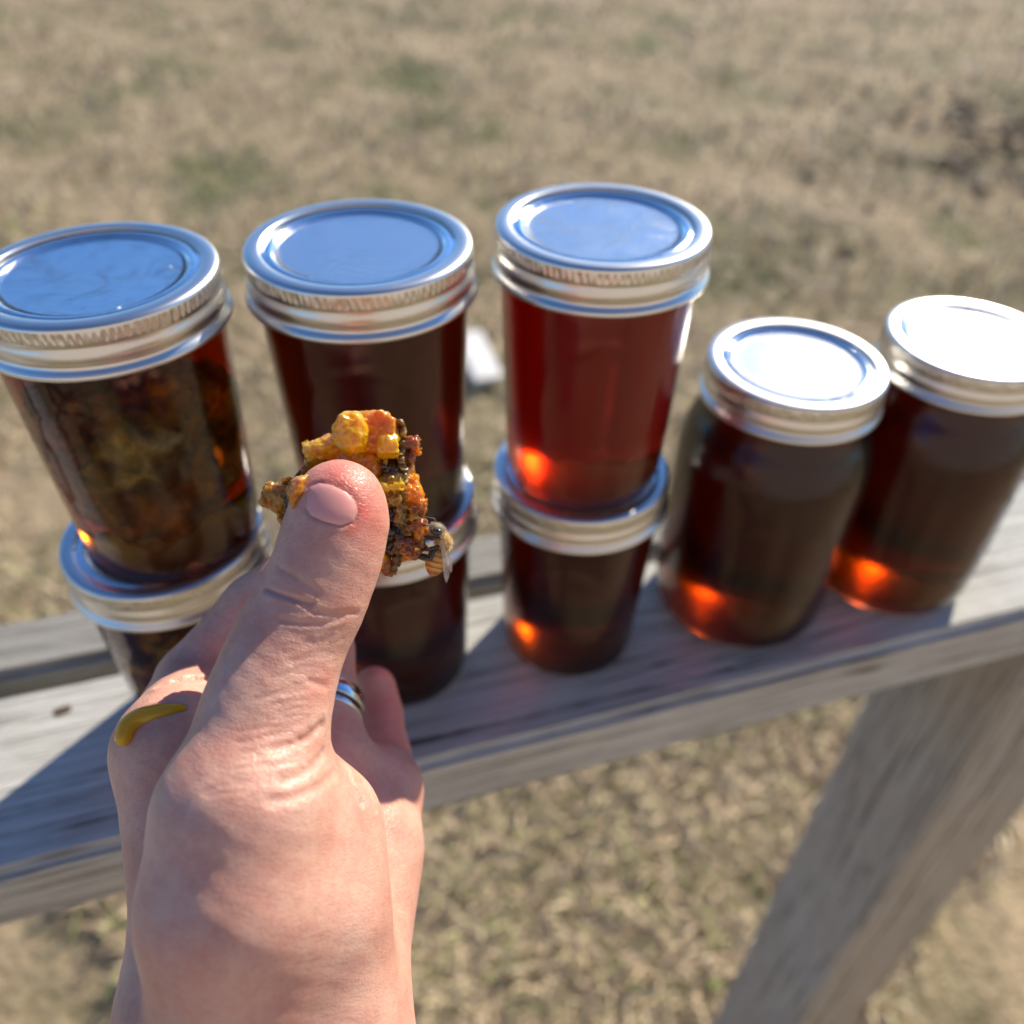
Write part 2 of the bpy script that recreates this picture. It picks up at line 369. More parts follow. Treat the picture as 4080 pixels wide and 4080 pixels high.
def rloc(x, y, z): return (x-.3, y-.05, z)
board('rail_board', (3.2, .0888, .038), rloc(.25, .0444, RT-.019), WOOD_TOP, rail, 'x', 1.0, .004)
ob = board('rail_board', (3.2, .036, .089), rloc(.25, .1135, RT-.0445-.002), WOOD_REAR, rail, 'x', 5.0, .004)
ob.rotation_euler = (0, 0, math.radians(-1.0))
# knot in the front board
kn = rock('knot', rloc(-.0925, .0715, RT-.0006), .0042, .0028, .0011, .2, 4, mat_wood('knot_wood', (.16, .11, .07), (.07, .045, .03), (.10, .07, .05), 'X', 2.2, .3)); kn.parent = rail
def split_post(x0, x1, y0, y1, z0, z1, nx, seed):
    """square post with a deep drying crack down its front face"""
    pr = [(x0+.004, y0), (nx-.0022, y0), (nx-.0008, y0+.016), (nx+.0012, y0+.016), (nx+.0022, y0+.0012), (x1-.004, y0), (x1, y0+.004), (x1, y1-.004), (x1-.004, y1), (x0+.004, y1), (x0, y1-.004), (x0, y0+.004)]
    n_ = len(pr); Z = np.linspace(z0, z1, 46); V = []; F = []
    for z in Z:
        for (x, y) in pr:
            q = Vector((x*9+seed, y*9, z*7)); w = noise.noise_vector(q)*.0012
            V.append((x-.3+w.x, y-.05+w.y*.4, z))
    for i in range(len(Z)-1):
        for j in range(n_): F.append((i*n_+j, i*n_+(j+1) % n_, (i+1)*n_+(j+1) % n_, (i+1)*n_+j))
    F.append(tuple(range(n_))[::-1]); F.append(tuple((len(Z)-1)*n_+j for j in range(n_)))
    return mesh_obj('post', V, F, WOOD_POST, rail, smooth=False)
split_post(.389, .478, .0015, .0905, .0, RT-.0385, .4175, 3)
split_post(-1.10, -1.011, .0015, .0905, .0, RT-.0385, -1.05, 8)

# ------------------------------------------------------------------ unseen wall added behind the camera to bounce light, mirrored in bands and jars
fill_wall = empty('fill_wall', (0, -2.6, 0)); tag(fill_wall, 'unseen pale sided wall added behind the camera to bounce fill light, mirrored in the jar bands', 'fill_wall')
m, nt, b = mat_new('fill_wall_siding'); mp = mapped(nt, (1, 6, 6)); n1 = noise_tex(nt, mp, 6, 4, .6)
r = ramp(nt, [(.3, (.40, .36, .32)), (.6, (.48, .43, .385))]); nt.links.new(n1.outputs[0], r.inputs[0]); nt.links.new(r.outputs[0], b.inputs['Base Color']); b.inputs['Roughness'].default_value = .7
SIDING = m
board('wall', (9, .12, 2.9), (1, -.1, 1.45), SIDING, fill_wall, 'x', 30, .005)
sb = board('siding_board', (9, .02, .2), (1, -.02, .14), SIDING, fill_wall, 'x', 31, .003); sb.rotation_euler = (math.radians(-4), 0, 0)
for i in range(1, 14):
    o = sb.copy(); C.objects.link(o); o.parent = fill_wall; o.location = (1, -.02, .14+i*.195)

# ------------------------------------------------------------------ jars
def lathe(prof, seg, rfun=None):
    V = []; F = []; n = len(prof)
    for j in range(seg):
        a = 2*math.pi*j/seg; ca, sa = math.cos(a), math.sin(a)
        for i, (r, z) in enumerate(prof):
            if rfun: r = r + rfun(i, r, z, a)
            V.append((r*ca, r*sa, z))
    for j in range(seg):
        k = (j+1) % seg
        for i in range(n-1): F.append((j*n+i, k*n+i, k*n+i+1, j*n+i+1))
    return V, F
def spline(pts, n):
    """Catmull-Rom through (r,z) points"""
    P = [np.array(p, float) for p in pts]; P = [2*P[0]-P[1]] + P + [2*P[-1]-P[-2]]; out = []
    for i in range(1, len(P)-2):
        for t in np.linspace(0, 1, n, endpoint=False):
            a, b_, c, d_ = P[i-1], P[i], P[i+1], P[i+2]
            out.append(.5*((2*b_)+(-a+c)*t+(2*a-5*b_+4*c-d_)*t*t+(-a+3*b_-3*c+d_)*t**3))
    out.append(P[-2]); return [(max(float(q[0]), .00001), float(q[1])) for q in out]
mm = .001
def sc(pts): return [(r*mm, z*mm) for r, z in pts]
H8, HP = 99.65, 134.3
# outer glass, from the centre of the base to the mouth
half_pts = [(.01, 2.2), (12, 1.9), (22, 1.0), (26.2, .15), (28.6, .9), (29.9, 3.2), (30.4, 8), (30.9, 20), (31.7, 40), (32.5, 60), (33.0, 74), (33.2, 80), (33.0, 83.5), (31.8, 86), (31.0, 88), (31.0, 95), (30.4, 97.0), (29.4, 97.6), (15, 97.6), (.01, 97.6)]
pint_pts = [(.01, 2.6), (15, 2.2), (26, 1.2), (32.0, .15), (36.2, 1.4), (39.2, 5.0), (40.4, 11), (40.9, 22), (41.0, 45), (41.0, 70), (40.9, 88), (40.0, 97), (37.6, 104.5), (34.6, 110), (33.1, 114), (32.4, 118), (31.3, 121), (31.0, 123), (31.0, 130), (30.4, 131.6), (29.4, 132.2), (15, 132.2), (.01, 132.2)]
def emboss(cz, hw, hh, ang):
    def f(i, r, z, a):
        da = (a-ang+math.pi) % (2*math.pi)-math.pi; x = da*r*1000; y = z*1000-cz
        e = math.hypot(x/hw, y/hh); dd = (e-1)*min(hw, hh)
        return .00045*math.exp(-(dd/1.1)**2) if abs(x) < hw*1.5 else 0
    return f
half_prof = sc(spline(half_pts, 6)); pint_prof = sc(spline(pint_pts, 6))
V, F = lathe(half_prof, 128, emboss(45, 21, 27, math.radians(-105))); half_glass = np_mesh('half_glass', V, F)
V, F = lathe(pint_prof, 128, emboss(52, 26, 24, math.radians(-110))); pint_glass = np_mesh('pint_glass', V, F)
for me in (half_glass, pint_glass): me.shade_smooth(); me.materials.append(GLASS)
half_in = [(.01, 6.0), (15, 5.6), (23, 4.8), (26.2, 5.2), (27.7, 8), (28.2, 14), (28.9, 30), (29.6, 50), (30.3, 70), (30.5, 80), (29.6, 84.5), (28.6, 87), (28.5, 91), (15, 91), (.01, 91)]
pint_in = [(.01, 6.5), (18, 6.0), (30, 5.2), (35.0, 7), (37.4, 12), (38.2, 22), (38.4, 60), (38.3, 86), (37.2, 96), (34.6, 103), (31.6, 109), (30.0, 114), (29.0, 118), (15, 118), (.01, 118)]
V, F = lathe(sc(spline(half_in, 4)), 64); half_honey = np_mesh('half_honey', V, F)
V, F = lathe(sc(spline(pint_in, 4)), 64); pint_honey = np_mesh('pint_honey', V, F)
for me in (half_honey, pint_honey): me.shade_smooth()
# screw band (z = 0 is the top of the lid)
band_pts = [(30.1, -1.0), (30.0, -.3), (30.6, .0), (32.5, .05), (34.0, -.05), (34.9, -.5), (35.25, -1.3), (35.3, -1.9), (35.3, -2.5), (35.3, -4.6), (35.3, -5.2), (35.0, -5.9), (34.9, -6.6), (35.4, -7.6), (35.7, -8.6), (35.75, -9.8), (35.3, -11.0), (34.9, -11.7), (34.9, -12.3), (35.6, -13.2), (36.5, -14.0), (36.75, -14.7), (36.6, -15.4), (36.0, -15.6), (35.7, -15.0), (35.0, -12.5)]
def knurl(i, r, z, a):
    zz = z*1000
    if -5.0 < zz < -2.0: return .00026*(1 if math.sin(a*104) > 0 else -1)*1.0
    return 0
V, F = lathe(sc(band_pts), 416, knurl); band_me = np_mesh('screw_band', V, F); band_me.shade_smooth(); band_me.materials.append(BAND)
lid_pts = [(.01, -2.35), (8, -2.32), (18, -2.25), (24, -2.2), (25.6, -2.15), (26.2, -1.7), (26.7, -1.0), (27.3, -.75), (28.3, -.8), (28.9, -1.2), (29.6, -1.25), (31.5, -1.15)]
V, F = lathe(sc(lid_pts), 128); lid_me = np_mesh('lid', V, F); lid_me.shade_smooth(); lid_me.materials.append(LID)
lid_dim = lid_me.copy(); lid_dim.materials.clear(); lid_dim.materials.append(LID_DIMPLED)

lid_worn = lid_me.copy(); lid_worn.materials.clear(); lid_worn.materials.append(LID_WORN)
lid_scuff = lid_me.copy(); lid_scuff.materials.clear(); lid_scuff.materials.append(LID_SCUFFED)
def jar(kind, x, y, z, honey_mat, label, group, rz=0, lid=None):
    o = empty('honey_jar', (x*mm, y*mm, RT+z*mm)); o.rotation_euler = (0, 0, rz)
    tag(o, label, 'jar', group)
    g_me, h_me, H = (half_glass, half_honey, H8) if kind == 'half' else (pint_glass, pint_honey, HP)
    link('glass_body', g_me, None, o)
    hm = h_me.copy(); hm.materials.append(honey_mat); link('honey', hm, None, o)
    for nm, me in (('screw_band', band_me), ('lid_disc', lid or lid_me)):
        q = link(nm, me, None, o); q.location = (0, 0, H*mm)
    return o
G1, G2 = 'small straight honey jars in stacks of two', 'larger shouldered honey jars standing alone'
lz = .0
j1l = jar('half', -27.112, 60.574, lz, HONEY_AMBER, 'bottom honey jar of the leftmost stack, olive brown, half behind the hand', G1, .1)
j1u = jar('half', -22.109, 60.614, lz+H8+.05, HONEY_AMBER, 'top honey jar of the leftmost stack with comb chunks inside', G1, -.05)
j2l = jar('half', 54.03, 59.87, lz, HONEY_DARK, 'bottom honey jar of the middle stack, right behind the fingers', G1, .3)
j2u = jar('half', 54.963, 60.057, lz+H8+.05, HONEY_DARK, 'top honey jar of the middle stack, behind the honeycomb, speckled lid', G1, .05, lid_dim)
j3l = jar('half', 133.583, 54.022, lz, HONEY_DARK, 'bottom honey jar of the third stack from the left, very dark', G1, -.2)
j3u = jar('half', 133.978, 54.59, lz+H8+.05, HONEY_RED, 'top honey jar of the third stack, clear reddish honey without comb', G1, -.02)
j4 = jar('pint', 222.544, 52.908, lz, HONEY_PINT, 'shouldered pint honey jar standing next to the third stack', G2, .1, lid_worn)
j5 = jar('pint', 305.119, 49.874, lz, HONEY_PINT, 'shouldered pint honey jar at the right edge with glaring lid', G2, .4, lid_scuff)

def comb_chunk(jarobj, seed, sx, sy, sz, z0, name='comb_piece', off=(0, 0)):
    bm = bmesh.new(); bmesh.ops.create_icosphere(bm, subdivisions=5, radius=1)
    for v in bm.verts:
        q = v.co.copy(); s = Vector((seed, seed, seed))
        k = 1 + .30*noise.noise(q*1.4+s) + .22*noise.noise(q*3.3+s) - .30*abs(noise.noise(q*5.5+s)) + .05*noise.noise(q*14+s)
        v.co = Vector((q.x*sx*k+off[0], q.y*sy*k+off[1], z0+q.z*sz*k))*mm
    return bm_obj(name, bm, COMB_IN_JAR, jarobj)
clear_me = half_glass.copy(); clear_me.materials.clear(); clear_me.materials.append(GLASS_CLEAR)
for jj in (j1u, j1l):
    for ch in jj.children:
        if ch.name.startswith('glass_body'): ch.data = clear_me
comb_chunk(j1u, 2.0, 24, 20, 33, 47, off=(3, -6))
comb_chunk(j1l, 6.0, 23, 21, 34, 44, off=(1, -4))
# crumbs on the leftmost lid
for (x, y, r_) in ((-14.5, 37.5, .6), (-1.0, 60.5, .5)):
    c = rock('wax_crumb', (x*mm, y*mm, RT+(2*H8+.05-2.3+r_*.4)*mm), r_*mm, r_*.8*mm, r_*.7*mm, .4, x, STONE)
    tag(c, 'tiny pale wax crumb on the leftmost top lid, ' + ('the one towards the camera' if y < 50 else 'the one near the right rim'), 'crumb', 'crumbs on the leftmost lid')

# ------------------------------------------------------------------ hand (signed distance field -> mesh)
def rcone(P, a, b, r1, r2):
    ba = b-a; l2 = ba@ba; rr = r1-r2; a2 = l2-rr*rr; il2 = 1/l2
    pa = P-a; y = pa@ba; z = y-l2
    w = pa*l2-y[:, None]*ba; x2 = np.einsum('ij,ij->i', w, w); y2 = y*y*l2; z2 = z*z*l2
    k = math.copysign(1, rr)*rr*rr*x2
    out = (np.sqrt(np.maximum(x2*a2*il2, 0))+y*rr)*il2-r1
    c1 = np.sign(z)*a2*z2 > k; out[c1] = np.sqrt(x2[c1]+z2[c1])*il2-r2
    c2 = (~c1) & (np.sign(y)*a2*y2 < k); out[c2] = np.sqrt(x2[c2]+y2[c2])*il2-r1
    return out
def smin(a, b, k):
    h = np.maximum(k-np.abs(a-b), 0)/k; return np.minimum(a, b)-h*h*k*.25
# groups of cones: inside a group pieces blend with k1, groups blend with k2 in order
def chain(pts): return [(at(*pts[i][:3]), at(*pts[i+1][:3]), pts[i][3], pts[i+1][3]) for i in range(len(pts)-1)]
index = chain([(692, 2990, 206, 13.4), (785, 2722, 234, 10.9), (1030, 2428, 236, 9.9), (1232, 2262, 230, 8.7)])
middle = chain([(965, 3010, 216, 12.8), (1012, 2650, 255, 10.4), (1150, 2420, 256, 9.5), (1325, 2255, 243, 8.7)])
ringf = chain([(1285, 3060, 233, 12.2), (1280, 2600, 262, 9.8), (1262, 2400, 262, 9.0), (1262, 2240, 250, 8.0)])
pinky = chain([(1518, 3150, 245, 11.2), (1524, 3010, 268, 8.6), (1508, 2850, 281, 7.8), (1491, 2740, 284, 7.35)])
thumb = chain([(1355, 2000, 194, 9.75), (1346, 2080, 193.5, 10.5), (1303, 2240, 192, 10.8), (1240, 2410, 190, 10.7), (1160, 2540, 188.5, 11.0), (1105, 2690, 186, 11.7), (1058, 2845, 183, 12.5), (965, 3250, 175, 17.0), (935, 3600, 172, 18), (930, 4150, 174, 16)])
palm = chain([(692, 2990, 206, 13.4), (860, 4300, 184, 14)]) + chain([(965, 3010, 218, 12.6), (1000, 4400, 186, 13)]) + \
       chain([(1285, 3060, 233, 12.0), (1100, 4450, 187, 13)]) + chain([(1518, 3150, 245, 11.2), (1220, 4400, 188, 13)]) + \
       chain([(1465, 3400, 226, 12.5), (1290, 4150, 193, 14)]) + chain([(1180, 3250, 216, 12), (1090, 4200, 190, 14)])
wr = at(1020, 4650, 176)
fore = []
for dx, rr in ((-12, 17), (12, 16.5)):
    a = wr+np.array([dx, 0, 4 if dx > 0 else -2]); fore.append((a+np.array([0, 25, 4]), a, rr-2, rr)); fore.append((a, a+np.array([dx*.5, -150, -92]), rr, rr+9)); 
web = chain([(1000, 3150, 196, 8), (860, 3150, 204, 8)])
thenar = chain([(1120, 3120, 189, 11), (1225, 3330, 193, 15.5), (1215, 3650, 186, 17), (1130, 4100, 182, 16)])
GROUPS = []
for gr_, k1, k2 in ((palm, 14, 0), (fore, 16, 20), (index, 2.5, 5), (middle, 2.5, 5), (ringf, 2.5, 5), (pinky, 2.5, 5), (thumb, 5, 2.6), (web, 5, 3), (thenar, 8, 9)):
    pts_ = np.array([q for a, b_, _, _ in gr_ for q in (a, b_)]); rmax = max(max(r1, r2) for _, _, r1, r2 in gr_)
    GROUPS.append((gr_, k1, k2, pts_.min(0)-rmax, pts_.max(0)+rmax))
def sdf(P):
    D = None; small = False
    if 64 < len(P) <= 4096:
        cP = P[len(P)//2][None]; rad = np.sqrt(((P-cP)**2).sum(1).max()); small = rad < 25
    for gr_, k1, k2, lo_, hi_ in GROUPS:
        if small:
            gr_ = [g_ for g_ in gr_ if rcone(cP, *g_)[0]-rad < 16]
            if not gr_:
                if D is not None: D = smin(D, np.full(len(P), 16.), max(k2, .1))
                else: D = np.full(len(P), 16.)
                continue
        bd = np.linalg.norm(np.maximum(np.maximum(lo_-P, P-hi_), 0), axis=1)
        msk = bd < 21; d_ = bd+15.
        if msk.any():
            Q = P[msk]; e = None
            for a, b_, r1, r2 in gr_:
                q = rcone(Q, a, b_, r1, r2); e = q if e is None else smin(e, q, k1)
            d_[msk] = e
        D = d_ if D is None else smin(D, d_, k2)
    return D
def surface_nets(lo, hi, h, sdf=None, slack=4.):
    """grid evaluation in blocks near the surface, then naive surface nets"""
    sdf = sdf or globals()['sdf']
    n = np.ceil((hi-lo)/h).astype(int)+1
    Fg = np.full(n, 50., np.float32)
    B = 16
    cs = [np.arange(0, n[i], B) for i in range(3)]
    cen = np.stack(np.meshgrid(*cs, indexing='ij'), -1).reshape(-1, 3)
    cd = sdf(lo+(cen+B/2)*h)
    for c, dd in zip(cen, cd):
        half = B*h*.9
        s = tuple(slice(c[i], min(c[i]+B, n[i])) for i in range(3))
        if abs(dd) > half+slack:
            Fg[s] = 50. if dd > 0 else -50.; continue
        ax = [lo[i]+np.arange(s[i].start, s[i].stop)*h for i in range(3)]
        G = np.stack(np.meshgrid(*ax, indexing='ij'), -1); Fg[s] = sdf(G.reshape(-1, 3)).reshape(G.shape[:3])
    ins = Fg < 0
    cell = np.zeros(np.array(n)-1, np.int8)
    for dx in (0, 1):
        for dy in (0, 1):
            for dz in (0, 1): cell += ins[dx:n[0]-1+dx, dy:n[1]-1+dy, dz:n[2]-1+dz]
    act = (cell > 0) & (cell < 8); ci = np.argwhere(act)
    vid = -np.ones(act.shape, np.int64); vid[act] = np.arange(len(ci))
    acc = np.zeros((len(ci), 3)); cnt = np.zeros(len(ci))
    cor = [(0, 0, 0), (1, 0, 0), (0, 1, 0), (1, 1, 0), (0, 0, 1), (1, 0, 1), (0, 1, 1), (1, 1, 1)]
    for i in range(8):
        for j in range(i+1, 8):
            if sum(abs(cor[i][k]-cor[j][k]) for k in range(3)) != 1: continue
            A = Fg[ci[:, 0]+cor[i][0], ci[:, 1]+cor[i][1], ci[:, 2]+cor[i][2]]; Bv = Fg[ci[:, 0]+cor[j][0], ci[:, 1]+cor[j][1], ci[:, 2]+cor[j][2]]
            m_ = (A < 0) != (Bv < 0); t = np.where(m_, A/np.where(m_, A-Bv, 1), 0)
            pnt = np.array(cor[i])+t[:, None]*(np.array(cor[j])-np.array(cor[i])); acc[m_] += pnt[m_]; cnt[m_] += 1
    Vv = lo+(ci+acc/cnt[:, None])*h
    Q = []
    for ax in range(3):
        o1, o2 = [(1, 2), (2, 0), (0, 1)][ax]
        sl0 = [slice(0, n[k]) for k in range(3)]; s0 = list(sl0); s1 = list(sl0); s0[ax] = slice(0, n[ax]-1); s1[ax] = slice(1, n[ax])
        a_, b_ = ins[tuple(s0)], ins[tuple(s1)]
        e = np.argwhere(a_ != b_); e = e[(e[:, o1] > 0) & (e[:, o2] > 0) & (e[:, o1] < n[o1]-1) & (e[:, o2] < n[o2]-1)]
        fl = a_[e[:, 0], e[:, 1], e[:, 2]]
        def cid(d1, d2):
            q = e.copy(); q[:, o1] += d1; q[:, o2] += d2; return vid[q[:, 0], q[:, 1], q[:, 2]]
        q = np.stack([cid(-1, -1), cid(0, -1), cid(0, 0), cid(-1, 0)], 1)
        q[~fl] = q[~fl][:, ::-1]; Q.append(q)
    return Vv, np.concatenate(Q)
HV, HF = surface_nets(np.array([-112., -310., 55.]), np.array([-8., 20., 300.]), 1.15)
# camera-frame (right, up, forward) is left-handed: flip faces when going to world
def quad_smooth(V, F, it, fac=.5):
    E_ = np.concatenate([F[:, [0, 1]], F[:, [1, 2]], F[:, [2, 3]], F[:, [3, 0]]]); nv_ = len(V)
    deg = np.bincount(E_[:, 0], minlength=nv_)+np.bincount(E_[:, 1], minlength=nv_)
    for _ in range(it):
        A = np.stack([np.bincount(E_[:, 0], V[E_[:, 1], k], nv_)+np.bincount(E_[:, 1], V[E_[:, 0], k], nv_) for k in range(3)], 1)/np.maximum(deg, 1)[:, None]
        V = V+(A-V)*fac
    return V
def quad_subdivide(V, F):
    E_ = np.concatenate([F[:, [0, 1]], F[:, [1, 2]], F[:, [2, 3]], F[:, [3, 0]]]); E_.sort(axis=1)
    key = E_[:, 0]*np.int64(len(V))+E_[:, 1]; u, inv = np.unique(key, return_inverse=True); inv = inv.reshape(4, -1)
    mids = (V[u//len(V)]+V[u % len(V)])/2; fc = V[F].mean(1); m0 = len(V); f0 = m0+len(mids)+np.arange(len(F)); e = m0+inv
    NF = np.concatenate([np.stack([F[:, i], e[i], f0, e[i-1]], 1) for i in range(4)])
    return np.vstack([V, mids, fc]), NF
HV = quad_smooth(HV, HF, 4); HV, HF = quad_subdivide(HV, HF); HV = quad_smooth(HV, HF, 4)
hm = np_mesh('hand', HV*.001, HF[:, ::-1]); nv = len(hm.vertices)
co = np.empty(nv*3, np.float32); hm.vertices.foreach_get('co', co); co = co.reshape(-1, 3).astype(float)*1000
def grad(P, e=.3):
    g = np.stack([sdf(P+np.eye(3)[i]*e)-sdf(P-np.eye(3)[i]*e) for i in range(3)], 1); return g/np.linalg.norm(g, axis=1, keepdims=True)
def march_many(pts):
    dr = np.array([at(x, y, 1.0) for x, y in pts]); dr /= np.linalg.norm(dr, axis=1, keepdims=True); t = np.full(len(dr), 150.)
    for _ in range(28): t = np.minimum(t+sdf(dr*t[:, None])*.95, 400)
    return dr*t[:, None], t < 330
def march(px, py):
    q, ok = march_many([(px, py)]); return q[0] if ok[0] else None
near = (co[:, 1] > -125)
nrm = np.empty(nv*3, np.float32); hm.vertices.foreach_get('normal', nrm); nrm = -nrm.reshape(-1, 3).astype(float)
disp = np.zeros(nv); blush = np.zeros(nv)
pxv = 2040+co[:, 0]*FPX/co[:, 2]; pyv = 2040-co[:, 1]*FPX/co[:, 2]
def crease(pts, depth, w, ridge=0.):
    P3, ok_ = march_many(pts); P3 = P3[ok_]
    if len(P3) < 2: return
    pool = np.where(near & np.all((co > P3.min(0)-4*w-1) & (co < P3.max(0)+4*w+1), axis=1))[0]; cp = co[pool]
    for i in range(len(P3)-1):
        a, b_ = P3[i], P3[i+1]; ab = b_-a; L2 = ab@ab
        if L2 < 1e-6 or L2 > 900: continue
        lo_, hi_ = np.minimum(a, b_)-4*w-1, np.maximum(a, b_)+4*w+1
        idx_ = pool[np.all((cp > lo_) & (cp < hi_), axis=1)]
        if not len(idx_): continue
        t = np.clip((co[idx_]-a)@ab/L2, 0, 1); dd = np.linalg.norm(co[idx_]-a-t[:, None]*ab, axis=1)
        fade = 1.0
        val = -depth*np.exp(-(dd/w)**2) + ridge*np.exp(-((dd-1.9*w)/w)**2)
        cur = disp[idx_]; disp[idx_] = np.where(np.abs(val) > np.abs(cur), val, cur)
# thumb joint creases and folds
crease([(1061, 2346), (1090, 2360), (1126, 2372), (1180, 2390), (1240, 2406)], .75, .55, .12)
crease([(1108, 2262), (1162, 2290), (1235, 2336), (1262, 2366)], .35, .6)
crease([(1180, 2392), (1260, 2440), (1330, 2450), (1394, 2436), (1424, 2440)], .3, .6, .06)
crease([(1350, 2448), (1400, 2440), (1426, 2442)], .4, .6)
crease([(1120, 2470), (1200, 2485), (1290, 2480), (1370, 2460)], .32, .6, .1)
crease([(1235, 2716), (1275, 2728), (1304, 2736)], .45, .8)
crease([(1200, 2953), (1240, 2930), (1284, 2890)], .6, 1.1, .15)
crease([(1080, 2985), (1140, 2975), (1200, 2953)], .25, .9, .08)
crease([(1130, 3110), (1200, 3087), (1260, 3040), (1290, 3000)], .45, 1.1, .12)
crease([(1080, 3190), (1170, 3180), (1260, 3140), (1330, 3080)], .35, 1.1, .1)
crease([(1374, 3040), (1400, 3110), (1440, 3200)], .5, .9, .15)
crease([(1420, 3050), (1450, 3120), (1500, 3220)], .35, .9, .1)
for i in range(30):
    y0 = 2500+i*21+random.uniform(-8, 8); tt = (y0-2500)/620
    xl = 1085-tt*300+random.uniform(0, 160); xr = 1395-min(tt, .4)*270-random.uniform(5, 90)
    if xr-xl < 80: continue
    sl_ = random.uniform(.10, .22); dep = random.uniform(.05, .13)
    pts = [(xl+(xr-xl)*s, y0+60-(xl+(xr-xl)*s-xl)*sl_+random.uniform(-6, 6)) for s in np.linspace(0, 1, 7)]
    crease(pts, dep, .5, .04)
# index finger fold
crease([(640, 2735), (708, 2710), (770, 2703), (810, 2703)], 1.0, 1.1, .4)
crease([(560, 2842), (640, 2830), (720, 2818)], .8, 1.2, .3)
# nail bed
nail_px = [(1305+(x-1305)*1.16, 2008+(y-2008)*1.12) for x, y in [(1226, 1985), (1238, 1945), (1275, 1930), (1320, 1938), (1368, 1962), (1402, 1996), (1412, 2035), (1398, 2070), (1350, 2086), (1295, 2072), (1246, 2050), (1228, 2020)]]
crease(nail_px[1:12], .32, .42, .06)
crease([(1262, 1915), (1330, 1920), (1395, 1950), (1432, 1992), (1440, 2040)], .10, .5, .03)
disp[near] += .05*np.sin(co[near, 0]*.9+co[near, 1]*.5)*np.cos(co[near, 1]*.7)
co2 = co+nrm*disp[:, None]
def blush_at(px, py, rad, amt):
    q = march(px, py)
    if q is None: return
    d_ = np.linalg.norm(co-q, axis=1); np.maximum(blush, amt*np.exp(-(d_/rad)**2), out=blush)
blush_at(1445, 2030, 3.6, 1.0); blush_at(1405, 2095, 3.0, .85); blush_at(1420, 1960, 3.5, .45); blush_at(1390, 1910, 10, .75); blush_at(1480, 2080, 7, .6)
blush_at(1390, 2425, 4, .3); blush_at(1480, 2300, 7, .2); blush_at(1450, 3070, 9, .3); blush_at(980, 2420, 8, .22); blush_at(760, 2640, 8, .22)
blush_at(1300, 2720, 4, .3); blush_at(1520, 2800, 9, .25)
hm.vertices.foreach_set('co', to_world(co2).astype(np.float32).ravel())
at1 = hm.attributes.new('blush', 'FLOAT', 'POINT'); at1.data.foreach_set('value', blush.astype(np.float32))
# coordinates along/across the thumb for the skin-line bump
ta = math.radians(-20); hc = np.stack([co[:, 0]*math.cos(ta)-co[:, 1]*math.sin(ta), co[:, 0]*math.sin(ta)+co[:, 1]*math.cos(ta), co[:, 2]], 1)
rot = math.radians(38); hc = np.stack([hc[:, 0]*math.cos(rot)-hc[:, 1]*math.sin(rot), hc[:, 0]*math.sin(rot)+hc[:, 1]*math.cos(rot), hc[:, 2]], 1)
at2 = hm.attributes.new('handco', 'FLOAT_VECTOR', 'POINT'); at2.data.foreach_set('vector', hc.astype(np.float32).ravel())
hm.update(); hm.shade_smooth(); hm.materials.clear(); hm.materials.append(SKIN)
hand = bpy.data.objects.new('hand', hm); C.objects.link(hand)
tag(hand, 'bare left hand with a ring pinching a chunk of honeycomb between thumb and fingers', 'hand')
# thumb nail: curved plate on the thumb
def patch(name, poly, offs, mat, parent, origin=Vector((0, 0, 0)), K=9, M=48):
    """plate or film lying on the hand surface; offs(k) is its height in mm from centre (0) to rim (1)"""
    bm_ = bmesh.new(); rings = []; c_ = np.mean(poly, axis=0)
    for k in np.linspace(0, 1, K):
        pq = []
        for i in range(M if k else 1):
            s_ = i/M*len(poly); i0_ = int(s_) % len(poly); f_ = s_-int(s_); a = poly[i0_]; b_ = poly[(i0_+1) % len(poly)]
            pq.append((c_[0]+(a[0]+(b_[0]-a[0])*f_-c_[0])*k*.98, c_[1]+(a[1]+(b_[1]-a[1])*f_-c_[1])*k*.98))
        q, _ = march_many(pq); h_ = np.array([offs(k, i) for i in range(len(q))]); q = q+grad(q)*h_[:, None]
        rings.append([bm_.verts.new(Vector(w)-origin) for w in to_world(q)])
    for i in range(M):
        bm_.faces.new((rings[0][0], rings[1][(i+1) % M], rings[1][i]))
        for r_ in range(1, K-1): bm_.faces.new((rings[r_][i], rings[r_][(i+1) % M], rings[r_+1][(i+1) % M], rings[r_+1][i]))
    bmesh.ops.recalc_face_normals(bm_, faces=bm_.faces[:])
    return bm_obj(name, bm_, mat, parent)
nail = patch('thumb_nail', nail_px, lambda k, i:   .22*(1-k**4)-.16*k**10, NAIL, hand)

